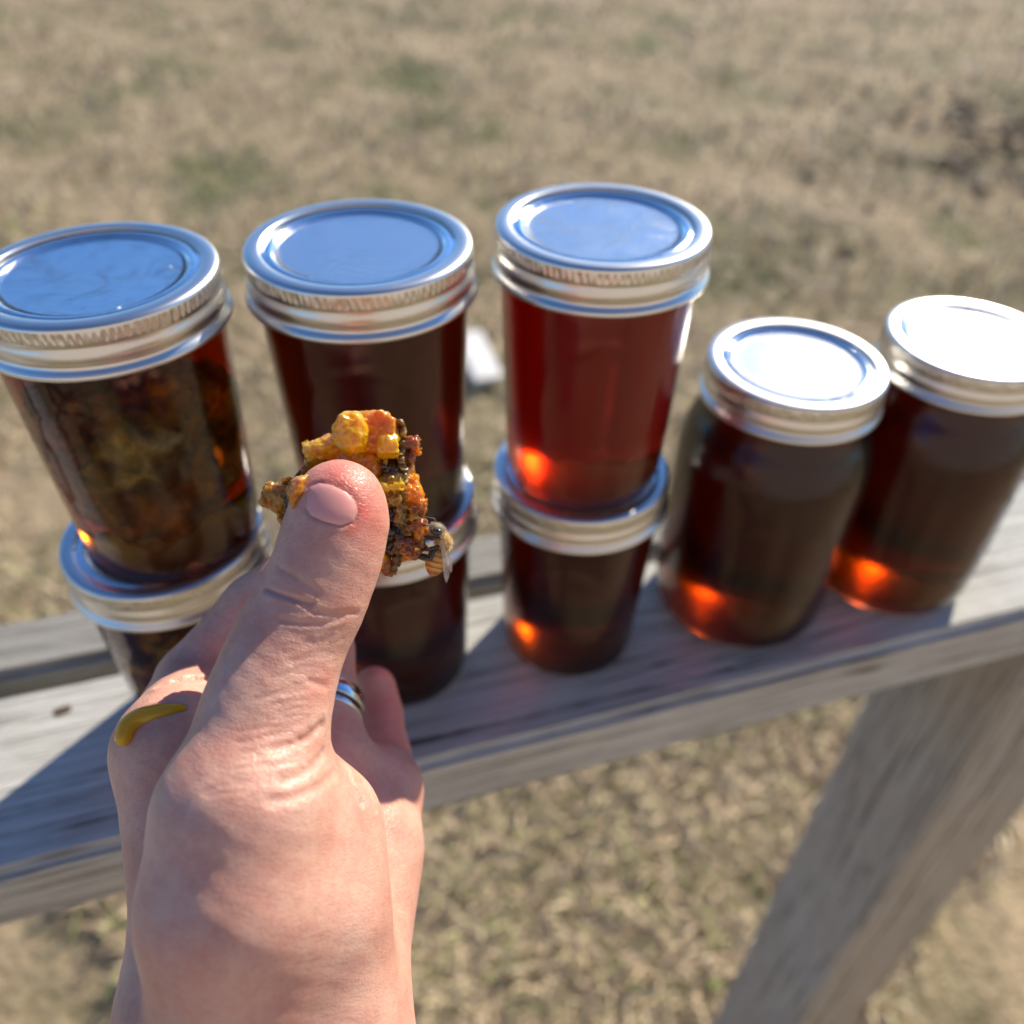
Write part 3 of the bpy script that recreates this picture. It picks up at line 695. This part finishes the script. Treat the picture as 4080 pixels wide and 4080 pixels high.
# ------------------------------------------------------------------ ring
a3, b3 = at(1285, 3060, 233), at(1280, 2600, 262)
def ring_part(t0, t1, rad, mat, name, parent, tilt=0.16):
    axis = (b3-a3)/np.linalg.norm(b3-a3); axis = axis+np.array([tilt, 0, 0]); axis /= np.linalg.norm(axis)
    e1 = np.cross(axis, [0, 0, 1.]); e1 /= np.linalg.norm(e1); e2 = np.cross(axis, e1); cen = a3+(b3-a3)*.47
    prof = [(t0, rad-1.2), (t0, rad-.25), (t0+.25, rad), (t1-.25, rad), (t1, rad-.25), (t1, rad-1.2)]
    V = []; F = []; n = len(prof); S = 72
    for j in range(S):
        an = 2*math.pi*j/S
        for (h_, r_) in prof: V.append(cen+axis*h_+(e1*math.cos(an)+e2*math.sin(an))*r_)
    for j in range(S):
        for i in range(n): F.append((j*n+i, ((j+1) % S)*n+i, ((j+1) % S)*n+(i+1) % n, j*n+(i+1) % n))
    bm_ = bmesh.new(); vs = [bm_.verts.new(q) for q in to_world(V)]
    for f_ in F: bm_.faces.new([vs[i] for i in f_])
    bmesh.ops.recalc_face_normals(bm_, faces=bm_.faces[:])
    o = bm_obj(name, bm_, mat, parent, smooth=True)
    return o
rg = ring_part(-.4, 4.2, 12.1, STEEL, 'finger_ring', None); tag(rg, 'silver finger ring with a black groove on the ring finger', 'ring')
ring_part(-1.5, -.4, 11.8, INLAY, 'inlay', rg); ring_part(-3.3, -1.5, 12.1, STEEL, 'lower_band', rg)

# ------------------------------------------------------------------ honey drip on the knuckle
def tube(name, pts, rads, mat, parent=None, seg=16, sub=4):
    """pts camera-frame mm, smooth tube with round ends"""
    P = np.array(pts, float); Rr = np.array(rads, float)
    def cr(A):
        A = np.vstack([2*A[0]-A[1], A, 2*A[-1]-A[-2]]); out = []
        for i in range(1, len(A)-2):
            for t in np.linspace(0, 1, sub, endpoint=False):
                a, b_, c, d_ = A[i-1], A[i], A[i+1], A[i+2]; out.append(.5*((2*b_)+(-a+c)*t+(2*a-5*b_+4*c-d_)*t*t+(-a+3*b_-3*c+d_)*t**3))
        out.append(A[-2]); return np.array(out)
    P = cr(P); Rr = np.maximum(cr(Rr[:, None])[:, 0], .01)
    # round caps
    t0 = (P[0]-P[1])/np.linalg.norm(P[0]-P[1]); t1 = (P[-1]-P[-2])/np.linalg.norm(P[-1]-P[-2])
    c0 = [(P[0]+t0*Rr[0]*math.sin(x), Rr[0]*math.cos(x)) for x in (1.5, 1.1, .6)]; c1 = [(P[-1]+t1*Rr[-1]*math.sin(x), Rr[-1]*math.cos(x)) for x in (.6, 1.1, 1.5)]
    P = np.vstack([[q for q, _ in c0], P, [q for q, _ in c1]]); Rr = np.concatenate([[r_ for _, r_ in c0], Rr, [r_ for _, r_ in c1]])
    V = []; F = []; up = np.array([.31, .2, .93]); n = len(P)
    for i in range(n):
        t = P[min(i+1, n-1)]-P[max(i-1, 0)]; t /= np.linalg.norm(t)+1e-9; e1 = np.cross(t, up); e1 /= np.linalg.norm(e1)+1e-9; e2 = np.cross(t, e1)
        for j in range(seg):
            an = 2*math.pi*j/seg; V.append(P[i]+(e1*math.cos(an)+e2*math.sin(an))*Rr[i])
    for i in range(n-1):
        for j in range(seg): F.append((i*seg+j, (i+1)*seg+j, (i+1)*seg+(j+1) % seg, i*seg+(j+1) % seg))
    F.append(tuple(range(seg))); F.append(tuple((n-1)*seg+j for j in range(seg))[::-1])
    bm_ = bmesh.new(); vs = [bm_.verts.new(q) for q in to_world(V)]
    for f_ in F:
        try: bm_.faces.new([vs[i] for i in f_])
        except ValueError: pass
    bmesh.ops.recalc_face_normals(bm_, faces=bm_.faces[:])
    return bm_obj(name, bm_, mat, parent)
dp = []
for (x, y) in ((492, 2935), (512, 2890), (555, 2860), (610, 2845), (665, 2832), (705, 2824), (735, 2822)):
    q = march(max(x, 590), y); d_ = q[2] if q is not None else 205
    dp.append(at(x, y, d_+.35))
drip = tube('honey_drip', dp, [2.0, 2.1, 2.2, 2.1, 1.75, 1.25, .7], DRIP, seg=20)
tag(drip, 'golden drip of honey running over the index knuckle', 'honey')

# ------------------------------------------------------------------ honeycomb chunk
Z2 = 2.273
def zc(x, y): return 1000+x/Z2, 1580+y/Z2
comb = empty('honeycomb', Vector(to_world(at(*zc(1000, 900), 210))[0]))
tag(comb, 'dripping chunk of broken honeycomb held above the thumb', 'honeycomb')
cinv = Vector(comb.location)
def add_part(o):
    """parent to the comb, keeping the place"""
    for v in o.data.vertices: v.co = v.co-cinv
    o.parent = comb; return o
Y_, O_, OL, BR, GO, DK = (1.0, .48, .005), (.88, .30, .005), (.50, .24, .008), (.28, .07, .005), (.36, .21, .04), (.030, .016, .007)
lumps = [
 (432, 905, 75, 165, 187.6, 3.4, (.62, .24, .012), -6, 'blob', .3), (460, 780, 60, 75, 188.0, 3.0, (.60, .28, .008), -30, 'blob', .3), (470, 1045, 48, 55, 187.4, 2.4, (.55, .18, .008), 20, 'blob', .3), (395, 900, 30, 150, 197, 5, (.30, .13, .008), -6, 'blob', .3),
 # x, y, half-x, half-y, depth, half-depth mm, material, rot, style, amp
 (910, 330, 158, 195, 202, 4.4, Y_, 6, 'tube', .10), (1175, 330, 165, 190, 207, 4.5, O_, -8, 'hexz', .22), (1080, 215, 190, 85, 209, 4.5, O_, -8, 'blob', .25),
 (1250, 440, 95, 110, 203.5, 3.5, Y_, -4, 'hex', .25), (640, 475, 150, 95, 206, 4.0, Y_, 14, 'hex', .25), (585, 585, 105, 70, 207, 3.5, OL, 20, 'blob', .3),
 (760, 520, 120, 110, 208, 4, O_, 0, 'blob', .25), (960, 560, 190, 140, 208, 4.5, O_, -25, 'hex', .22), (1100, 660, 120, 130, 207, 4, O_, -30, 'blob', .3), (700, 380, 60, 35, 208, 3, BR, 10, 'blob', .3),
 (1265, 655, 95, 80, 207, 3.5, DK, -5, 'hex', .2), (1280, 740, 95, 40, 205, 3, GO, 4, 'blob', .5), (1270, 815, 125, 60, 204.5, 3.4, Y_, -4, 'hex', .3),
 (1250, 930, 75, 80, 206, 3.5, OL, 0, 'hex', .4), (1330, 930, 70, 75, 205, 3.5, GO, 0, 'blob', .5), (1280, 1070, 80, 80, 206, 3.3, DK, 0, 'hex', .25), (1355, 1080, 50, 80, 204.5, 2.6, GO, 8, 'blob', .5),
 (1290, 1290, 85, 155, 206, 4.0, DK, -4, 'hex', .25), (1390, 1010, 60, 80, 207, 4, OL, 0, 'blob', .45), (1390, 1170, 70, 110, 207, 4, GO, 0, 'blob', .5),
 (1455, 430, 60, 75, 208, 3.2, BR, -10, 'hex', .4), (1505, 490, 38, 28, 207, 1.6, O_, -25, 'blob', .5), (1440, 560, 45, 80, 208, 3, BR, -14, 'blob', .4),
 (1430, 720, 45, 110, 208, 3.5, OL, -8, 'blob', .5), (1480, 880, 72, 160, 207, 3.8, O_, 12, 'hex', .28), (1520, 1010, 58, 70, 206.5, 3.2, BR, 0, 'hex', .35), (1470, 1080, 80, 55, 206, 3.2, OL, 6, 'blob', .5),
 (1480, 1170, 95, 80, 206.5, 3.6, BR, 0, 'hex', .35), (1530, 1240, 60, 70, 205.5, 2.6, O_, 0, 'blob', .4), (1440, 1360, 110, 85, 206, 3.8, BR, -20, 'hex', .25), (1555, 1320, 34, 55, 205, 2, GO, 10, 'blob', .5), (1400, 1430, 70, 45, 206, 2.5, O_, -22, 'blob', .4),
 (1200, 1470, 58, 85, 206.5, 3, Y_, 10, 'blob', .35), (1255, 1545, 48, 62, 206, 2.4, BR, -12, 'hex', .4), (1160, 1545, 45, 40, 207, 2, O_, 30, 'blob', .4), (1330, 1450, 45, 80, 206.5, 3, DK, 12, 'blob', .4),
 (225, 905, 105, 125, 207, 3.6, OL, -14, 'hex', .3), (350, 940, 42, 175, 206.5, 3.8, DK, -8, 'blob', .3), (335, 755, 42, 40, 208, 2.5, OL, 0, 'blob', .4), (300, 1120, 48, 95, 208, 2.6, OL, 18, 'blob', .35),
 (430, 730, 26, 120, 207.5, 1.6, DK, -38, 'blob', .3), (520, 680, 70, 110, 209, 3, OL, -20, 'blob', .35), (420, 880, 70, 140, 205, 3.5, BR, -8, 'blob', .3), (640, 700, 160, 160, 210.5, 4, BR, 0, 'blob', .3), (1150, 1100, 140, 300, 212, 5, BR, 5, 'blob', .2), (700, 1000, 330, 300, 213, 6, BR, 0, 'blob', .2),
]
_LAT = np.random.default_rng(3).random((32, 32, 32)).astype(np.float32)*2-1
def vnoise(P):
    I = np.floor(P).astype(np.int64); f_ = P-I; f_ = f_*f_*(3-2*f_); out = 0
    for dx in (0, 1):
        wx = f_[:, 0] if dx else 1-f_[:, 0]
        for dy in (0, 1):
            wy = f_[:, 1] if dy else 1-f_[:, 1]
            for dz_ in (0, 1):
                wz = f_[:, 2] if dz_ else 1-f_[:, 2]
                out = out+wx*wy*wz*_LAT[(I[:, 0]+dx) & 31, (I[:, 1]+dy) & 31, (I[:, 2]+dz_) & 31]
    return out
PR = []
for i, (x, y, hx, hy, d_, hz, mt, rot_, sty, amp) in enumerate(lumps):
    cen = at(*zc(x, y), d_); sc_ = d_/FPX/Z2; a_ = math.radians(rot_)
    PR.append((cen, np.array([hx*sc_, hy*sc_, hz]), math.cos(a_), math.sin(a_), sty, amp, np.array(mt)))
def prim(P, pr):
    cen, h_, ca, sa, sty, amp, _ = pr; q = P-cen
    q = np.stack([q[:, 0]*ca+q[:, 1]*sa, -q[:, 0]*sa+q[:, 1]*ca, q[:, 2]], 1)/h_
    if sty in ('hex', 'hexz'):
        u, v, w = (q[:, 1], q[:, 2], q[:, 0]) if sty == 'hex' else (q[:, 0], q[:, 1], q[:, 2])
        g = np.abs(w*.95)**8
        for k in range(6): g = g+np.maximum(0, u*math.cos(k*math.pi/3+.3)+v*math.sin(k*math.pi/3+.3))**8
        g = g**.125
    elif sty == 'tube': g = ((q[:, 0]**2+q[:, 2]**2)**1.35+np.abs(q[:, 1])**2.7)**(1/2.7)
    else: g = np.sqrt((q*q).sum(1))
    return (g-1)*h_.min()
def comb_sdf(P, cols=False):
    W = np.stack([vnoise(P*.45+7), vnoise(P*.45+19), vnoise(P*.45+31)], 1); Q = P+W*.75
    D = None; cw = 0; cs_ = 0
    qlo, qhi = Q.min(0), Q.max(0)
    for pr in PR:
        rb = np.array([pr[1][:2].max()*1.5, pr[1][:2].max()*1.5, pr[1][2]*1.5])+(2.2 if cols else 1.6)
        if not cols and (np.any(pr[0]-rb > qhi) or np.any(pr[0]+rb < qlo)): continue
        e = prim(Q, pr)
        if cols: w = np.exp(-np.clip(e, -2, 8)/.22); cw = cw+w; cs_ = cs_+w[:, None]*pr[6]
        D = e if D is None else smin(D, e, .5)
    if D is None: D = np.full(len(P), 3.)
    lowr = np.clip((P[:, 0]+33)/6, 0, 1)*np.clip((8-P[:, 1])/8, 0, 1)
    D = D+.42*np.abs(vnoise(P*.8))-.12+(.14+.22*lowr)*vnoise(P*1.5+5)+(.10+.16*lowr)*np.abs(vnoise(P*3.0+3))
    return (D, cs_/cw[:, None]) if cols else D
CV, CF = surface_nets(np.array([-64., -19., 180.]), np.array([-16., 29., 221.]), .27, comb_sdf, 2.5)
_, CC = comb_sdf(CV, True)
cm = np_mesh('wax_mass', to_world(CV)-np.array(cinv), CF[:, ::-1]); cm.shade_smooth()
ca_ = cm.attributes.new('wax', 'FLOAT_COLOR', 'POINT'); ca_.data.foreach_set('color', np.hstack([CC, np.ones((len(CC), 1))]).astype(np.float32).ravel())
def mat_comb():
    m_, nt_, b_ = mat_new('wet_comb'); at_ = nt_.nodes.new('ShaderNodeAttribute'); at_.attribute_name = 'wax'
    mp_ = mapped(nt_, (1, 1, 1)); n_ = noise_tex(nt_, mp_, 420, 4, .65, .6)
    r_ = ramp(nt_, [(.30, (.45, .30, .17)), (.45, (1, 1, 1)), (.7, (1.0, 1.0, 1.0))]); nt_.links.new(n_.outputs[0], r_.inputs[0])
    nt_.links.new(mixc(nt_, at_.outputs['Color'], r_.outputs[0], .6, 'MULTIPLY'), b_.inputs['Base Color'])
    b_.inputs['Subsurface Weight'].default_value = .85; b_.inputs['Subsurface Radius'].default_value = (.005, .003, .0004); b_.inputs['Subsurface Scale'].default_value = 1.0
    b_.inputs['Transmission Weight'].default_value = .3; b_.inputs['IOR'].default_value = 1.42; b_.inputs['Roughness'].default_value = .16; b_.inputs['Specular IOR Level'].default_value = .25
    b_.inputs['Coat Weight'].default_value = 1.0; b_.inputs['Coat Roughness'].default_value = .02; b_.inputs['Coat IOR'].default_value = 1.45
    n2_ = noise_tex(nt_, mp_, 900, 3, .6); bump(nt_, b_, n2_.outputs[0], .12, .0004); return m_
cm.materials.append(mat_comb()); link('wax_mass', cm, None, comb)
# thin torn cell walls sticking out of the break
def flake(x, y, size, d_, rot_, tilt, mat, seed):
    cen = at(*zc(x, y), d_); rr = random.Random(seed); n_ = 11; bm_ = bmesh.new(); L_ = []
    ca, sa = math.cos(rot_), math.sin(rot_)
    for off in (-.07, .07):
        row = []
        for k in range(n_):
            an = 2*math.pi*k/n_; rad = size*(.55+.6*rr.random()) if off < 0 else L_[0][1][k]
            if off < 0: L_.append((None, [])) if not L_ else None; L_[0][1].append(rad)
            u, v = rad*math.cos(an), rad*.6*math.sin(an); w = .35*u*u/size*.6+off
            X, Yy, Zz = u, v*math.cos(tilt)-w*math.sin(tilt), v*math.sin(tilt)+w*math.cos(tilt)
            row.append(bm_.verts.new(Vector(to_world(cen+np.array([X*ca-Yy*sa, X*sa+Yy*ca, Zz]))[0])-cinv))
        L_.append(row)
    f0, f1 = L_[1], L_[2]
    bm_.faces.new(f0); bm_.faces.new(f1[::-1])
    for k in range(n_): bm_.faces.new((f0[k], f1[k], f1[(k+1) % n_], f0[(k+1) % n_]))
    bmesh.ops.triangulate(bm_, faces=[f for f in bm_.faces if len(f.verts) > 4]); bmesh.ops.recalc_face_normals(bm_, faces=bm_.faces[:])
    return bm_obj('wax_flake', bm_, mat, comb, smooth=False)
for i, (x, y, sz_, d_, mt) in enumerate([(1010, 170, 1.5, 204, WAX_ORANGE), (1180, 190, 1.4, 205, WAX_ORANGE), (1320, 330, 1.3, 203.5, WAX_YELLOW), (1330, 520, 1.2, 203, WAX_YELLOW), (1215, 585, 1.5, 203.5, WAX_YELLOW), (1380, 640, 1.3, 204, WAX_GOLD),
    (1230, 745, 1.5, 203.5, WAX_GOLD), (1345, 760, 1.2, 203, WAX_YELLOW), (1385, 860, 1.2, 204, WAX_GOLD), (1300, 890, 1.3, 203.5, WAX_OLIVE), (1240, 985, 1.1, 204, WAX_BROWN), (1350, 1000, 1.2, 203, WAX_GOLD), (1400, 1100, 1.3, 204, WAX_GOLD), (1330, 1160, 1.1, 203.5, WAX_GOLD), (1420, 1240, 1.3, 204, WAX_GOLD),
    (1500, 400, 1.1, 206, WAX_BROWN), (1530, 480, .9, 206, WAX_BROWN), (1460, 760, 1.3, 205, WAX_ORANGE), (1560, 960, 1.2, 205, WAX_ORANGE), (1540, 1080, 1.2, 205, WAX_BROWN), (1560, 1180, 1.1, 204.5, WAX_BROWN), (1480, 1290, 1.3, 204.5, WAX_BROWN), (1380, 1400, 1.2, 205, WAX_DARK), (1290, 1560, 1.2, 205, WAX_BROWN),
    (510, 430, 1.3, 204.5, WAX_YELLOW), (520, 540, 1.2, 205, WAX_OLIVE), (160, 870, 1.3, 206, WAX_OLIVE), (180, 1000, 1.2, 206, WAX_OLIVE), (350, 770, 1.0, 206, WAX_OLIVE), (660, 395, 1.2, 205.5, WAX_BROWN), (1000, 520, 1.6, 203.5, WAX_YELLOW), (1110, 560, 1.6, 203.5, WAX_ORANGE)]):
    flake(x, y, sz_, d_, random.uniform(-1.6, 1.6), random.uniform(.5, 1.4), mt, i)
# central wax sheet the cells grow from, seen on edge
mr = [(1340, 205), (1375, 300), (1365, 420), (1355, 560), (1385, 690), (1392, 840), (1375, 1000), (1378, 1150), (1352, 1300), (1322, 1440), (1278, 1600)]
V = []; F = []
nn_ = 90; dz = np.linspace(204.0, 216, 12)
ys = np.interp(np.linspace(0, 1, nn_), np.linspace(0, 1, len(mr)), [q[1] for q in mr]); xs = np.interp(ys, [q[1] for q in mr], [q[0] for q in mr])
for i in range(nn_):
    for sgn in (-1, 1):
        for k, zz in enumerate(dz):
            wv = 30+18*noise.noise(Vector((ys[i]*.012, zz*.3, 5))); e = 10*noise.noise(Vector((ys[i]*.03, zz*.5, sgn)))
            frz = 2.6*noise.noise(Vector((ys[i]*.02, 0, 9))) + .9*noise.noise(Vector((ys[i]*.07, 3, 9))) if k == 0 else 0
            V.append(at(*zc(xs[i]+sgn*wv+e, ys[i]), zz+frz))
nz = len(dz); st = 2*nz
for i in range(nn_-1):
    for s in range(2):
        for k in range(nz-1):
            a = i*st+s*nz+k; F.append((a, a+1, a+st+1, a+st))
    F.append((i*st, i*st+st, i*st+st+nz, i*st+nz)); F.append((i*st+nz-1, i*st+nz*2-1, i*st+st+nz*2-1, i*st+st+nz-1))
F.append(tuple(list(range(nz))+list(range(2*nz-1, nz-1, -1)))); b0 = (nn_-1)*st; F.append(tuple([b0+k for k in range(nz)]+[b0+k for k in range(2*nz-1, nz-1, -1)]))
bm = bmesh.new(); vs = [bm.verts.new(Vector(q)-cinv) for q in to_world(V)]
for f_ in F: bm.faces.new([vs[i] for i in f_])
bmesh.ops.recalc_face_normals(bm, faces=bm.faces[:])
bm_obj('midrib', bm, WAX_RIB, comb)

# ------------------------------------------------------------------ honey bee
def zb(x, y): return 1500+x/4.83, 2000+y/4.83
BD = 205.0
bee = empty('honey_bee', Vector(to_world(at(*zb(1250, 800), BD))[0]))
tag(bee, 'honey bee clinging to the lower right edge of the honeycomb', 'bee')
binv = Vector(bee.location)
def to_bee(o, parent=None):
    for v in o.data.vertices: v.co = v.co-binv
    o.parent = parent or bee; return o
def mat_simple(name, col, rough, sss=0, coat=0, trans=0):
    m_, nt_, b_ = mat_new(name); b_.inputs['Base Color'].default_value = (*col, 1); b_.inputs['Roughness'].default_value = rough
    b_.inputs['Coat Weight'].default_value = coat; b_.inputs['Transmission Weight'].default_value = trans
    if sss: b_.inputs['Subsurface Weight'].default_value = sss; b_.inputs['Subsurface Radius'].default_value = (.0012, .0006, .0002); b_.inputs['Subsurface Scale'].default_value = 1.0
    return m_
BEE_DARK = mat_simple('bee_dark', (.035, .022, .014), .35, 0, .3); BEE_EYE = mat_simple('bee_eye', (.008, .007, .006), .12, 0, 1)
BEE_HEAD = mat_simple('bee_head', (.22, .17, .10), .6); BEE_THORAX = mat_simple('bee_thorax', (.42, .25, .08), .7)
BEE_FUZZ = mat_simple('bee_fuzz', (.80, .52, .20), .6, .3); BEE_FACE_FUZZ = mat_simple('bee_face_fuzz', (.74, .64, .42), .6)
m, nt, b = mat_new('bee_abdomen'); aa = nt.nodes.new('ShaderNodeAttribute'); aa.attribute_name = 'along'
r = ramp(nt, [(.0, (.10, .05, .015)), (.06, (.62, .28, .03)), (.22, (.66, .30, .03)), (.27, (.34, .13, .015)), (.31, (.68, .34, .05)), (.43, (.62, .28, .03)), (.48, (.28, .10, .012)), (.53, (.70, .38, .09)), (.62, (.60, .27, .03)), (.68, (.26, .09, .012)), (.73, (.66, .36, .09)), (.80, (.52, .22, .03)), (.87, (.22, .08, .012)), (1, (.34, .15, .03))])
nt.links.new(aa.outputs['Fac'], r.inputs[0]); nt.links.new(r.outputs[0], b.inputs['Base Color']); b.inputs['Roughness'].default_value = .35; b.inputs['Subsurface Weight'].default_value = .35; b.inputs['Subsurface Radius'].default_value = (.0012, .0006, .0002); b.inputs['Subsurface Scale'].default_value = 1.0; b.inputs['Coat Weight'].default_value = .3
BEE_ABD = m
m, nt, b = mat_new('bee_wing'); b.inputs['Base Color'].default_value = (.62, .48, .36, 1); b.inputs['Roughness'].default_value = .25; b.inputs['Alpha'].default_value = .55; b.inputs['Coat Weight'].default_value = .5
mp = mapped(nt, (1, 1, 1)); vo = nt.nodes.new('ShaderNodeTexVoronoi'); vo.feature = 'DISTANCE_TO_EDGE'; vo.inputs['Scale'].default_value = 700; nt.links.new(mp.outputs[0], vo.inputs['Vector'])
rr_ = ramp(nt, [(0, (.22, .12, .06)), (.07, (.66, .54, .42))]); nt.links.new(vo.outputs[0], rr_.inputs[0]); nt.links.new(rr_.outputs[0], b.inputs['Base Color'])
ra = ramp(nt, [(0, (.95, .95, .95)), (.07, (.45, .45, .45))]); nt.links.new(vo.outputs[0], ra.inputs[0]); nt.links.new(ra.outputs[0], b.inputs['Alpha'])
BEE_WING = m
fuzz_src = []
def ell(name, x, y, d, hx, hy, hz, rot, mat, parent=None, seed=0, amp=.05, fuzz=None):
    px, py = zb(x, y); cen = at(px, py, d); s = d/FPX/4.83; hx, hy = hx*s, hy*s
    cr, sr = math.cos(math.radians(rot)), math.sin(math.radians(rot))
    bm_ = bmesh.new(); bmesh.ops.create_icosphere(bm_, subdivisions=4, radius=1); V = []
    for v in bm_.verts:
        k = 1+noise.noise(v.co*2.5+Vector((seed, 0, 0)))*amp; X, Y, Zz = v.co.x*hx*k, v.co.y*hy*k, v.co.z*hz*k
        V.append(cen+np.array([X*cr-Y*sr, X*sr+Y*cr, Zz]))
    V = np.array(V)
    if fuzz: fuzz_src.append((cen, V, fuzz))
    for v, q in zip(bm_.verts, to_world(V)): v.co = q
    bmesh.ops.reverse_faces(bm_, faces=bm_.faces[:])
    return to_bee(bm_obj(name, bm_, mat), parent)
def P3(x, y, d): return at(*zb(x, y), d)
head = ell('head', 1160, 535, BD-.2, 165, 135, 1.75, -18, BEE_HEAD, seed=1, fuzz=('face', 420, .55))
for sx, dd in ((0, -1.35), (35, 1.5)): ell('eye', 1150+sx, 572, BD+dd*1.08, 118, 66, .85, -10, BEE_EYE, head, 3, .0)
ell('thorax', 1285, 760, BD+.2, 150, 195, 2.0, 14, BEE_THORAX, seed=2, fuzz=('thorax', 900, .8))
# abdomen: ringed taper
ab = [(1190, 905, .75), (1175, 985, 1.55), (1150, 1080, 1.95), (1130, 1180, 2.05), (1108, 1270, 1.85), (1085, 1350, 1.35), (1066, 1405, .7), (1058, 1425, .2)]
abd = tube('abdomen', [P3(x, y, BD+.1) for x, y, _ in ab], [r_*1.2 for _, _, r_ in ab], BEE_ABD, seg=28, sub=7)
A0, A1 = Vector(to_world(P3(1190, 905, BD))[0]), Vector(to_world(P3(1050, 1400, BD))[0]); dirv = A1-A0
al = [((v.co-A0).dot(dirv)/dirv.length_squared) for v in abd.data.vertices]
cenl = Vector(); 
for v, t in zip(abd.data.vertices, al):
    axp = A0+dirv*t; k = 1-.05*max(0, math.cos(t*4.6*2*math.pi))**4; v.co = axp+(v.co-axp)*k
att = abd.data.attributes.new('along', 'FLOAT', 'POINT'); att.data.foreach_set('value', [max(0, min(1, t)) for t in al]); to_bee(abd)
def wing(pts, d0, d1, name='wing'):
    bm_ = bmesh.new(); n_ = len(pts); vs_ = []
    ymin, ymax = min(q[1] for q in pts), max(q[1] for q in pts); cx = sum(q[0] for q in pts)/n_
    for off in (0, .05):
        vs_.append([bm_.verts.new(to_world(P3(x, y, d0+(d1-d0)*(y-ymin)/(ymax-ymin)+off+.35*math.sin((x-cx)*.03)))[0]) for x, y in pts])
    bm_.faces.new(vs_[0]); bm_.faces.new(vs_[1][::-1])
    for i in range(n_): bm_.faces.new((vs_[0][i], vs_[1][i], vs_[1][(i+1) % n_], vs_[0][(i+1) % n_]))
    bmesh.ops.recalc_face_normals(bm_, faces=bm_.faces[:])
    return to_bee(bm_obj(name, bm_, BEE_WING, smooth=False))
wing([(1235, 770), (1275, 765), (1305, 830), (1345, 980), (1380, 1130), (1410, 1290), (1405, 1400), (1380, 1490), (1350, 1560), (1325, 1530), (1300, 1440), (1285, 1300), (1275, 1150), (1255, 1000), (1240, 880)], BD-1.9, BD-1.4)
wing([(1330, 850), (1370, 880), (1410, 1000), (1440, 1130), (1460, 1260), (1455, 1340), (1430, 1370), (1400, 1300), (1375, 1180), (1350, 1050), (1335, 950)], BD+1.6, BD+1.2)
def leg(pts, rads): return to_bee(tube('leg', [P3(*q) for q in pts], [q*1.2 for q in rads], BEE_DARK, seg=10, sub=4))
leg([(1230, 700, BD-1.4), (1100, 690, BD-1.8), (1010, 675, BD-1.2), (935, 660, BD-.6)], [.32, .34, .26, .18])
leg([(1220, 740, BD+1.2), (1100, 720, BD+1.6), (1000, 700, BD+1.4), (930, 720, BD+.8)], [.32, .34, .26, .18])
leg([(1180, 860, BD-1.3), (1060, 900, BD-1.8), (980, 915, BD-1.6), (905, 905, BD-.9), (845, 915, BD-.3)], [.35, .42, .38, .34, .22])
leg([(1190, 880, BD+1.3), (1080, 930, BD+1.7), (960, 900, BD+1.6), (860, 930, BD+.8)], [.35, .4, .34, .22])
leg([(1120, 930, BD-1.4), (1050, 1000, BD-2.1), (1050, 1085, BD-2.2), (930, 1080, BD-1.8), (840, 1060, BD-1.3), (690, 1050, BD-.6)], [.35, .45, .42, .62, .5, .25])
leg([(1130, 940, BD+1.4), (1040, 980, BD+2), (1030, 1060, BD+2.1), (920, 1040, BD+1.6), (800, 1010, BD+.6)], [.35, .42, .4, .5, .24])
def antenna(pts): return to_bee(tube('antenna', [P3(*q) for q in pts], [.15]*len(pts), mat_simple('bee_antenna', (.16, .07, .06), .4), seg=8, sub=5))
antenna([(1015, 450, BD-1.2), (930, 420, BD-1.4), (850, 388, BD-1.3), (790, 385, BD-1.0), (768, 420, BD-.8)])
antenna([(1120, 420, BD+.4), (1135, 370, BD+.3), (1105, 322, BD+.2), (1000, 298, BD+.1), (890, 285, BD)])
for (cen, V, (nm, cnt, ln)) in fuzz_src:
    HV_, HF_ = [], []
    for i in range(cnt):
        q = V[random.randrange(len(V))]; n_ = (q-cen); n_ = n_/np.linalg.norm(n_)
        n_ = n_+np.array([random.gauss(0, .35), random.gauss(0, .35), random.gauss(0, .35)]); n_ /= np.linalg.norm(n_)
        s_ = np.cross(n_, [random.random()-.5, random.random()-.5, random.random()-.5]); s_ = s_/np.linalg.norm(s_)*.045; s2 = np.cross(n_, s_)
        k = len(HV_); tip_ = q+n_*ln*random.uniform(.6, 1.3); HV_ += [q+s_, q-s_*.5+s2, q-s_*.5-s2, tip_]; HF_ += [(k, k+1, k+3), (k+1, k+2, k+3), (k+2, k, k+3)]
    o = mesh_obj('fuzz', to_world(HV_), HF_, BEE_FACE_FUZZ if nm == 'face' else BEE_FUZZ, smooth=False); to_bee(o); o['kind'] = 'stuff'
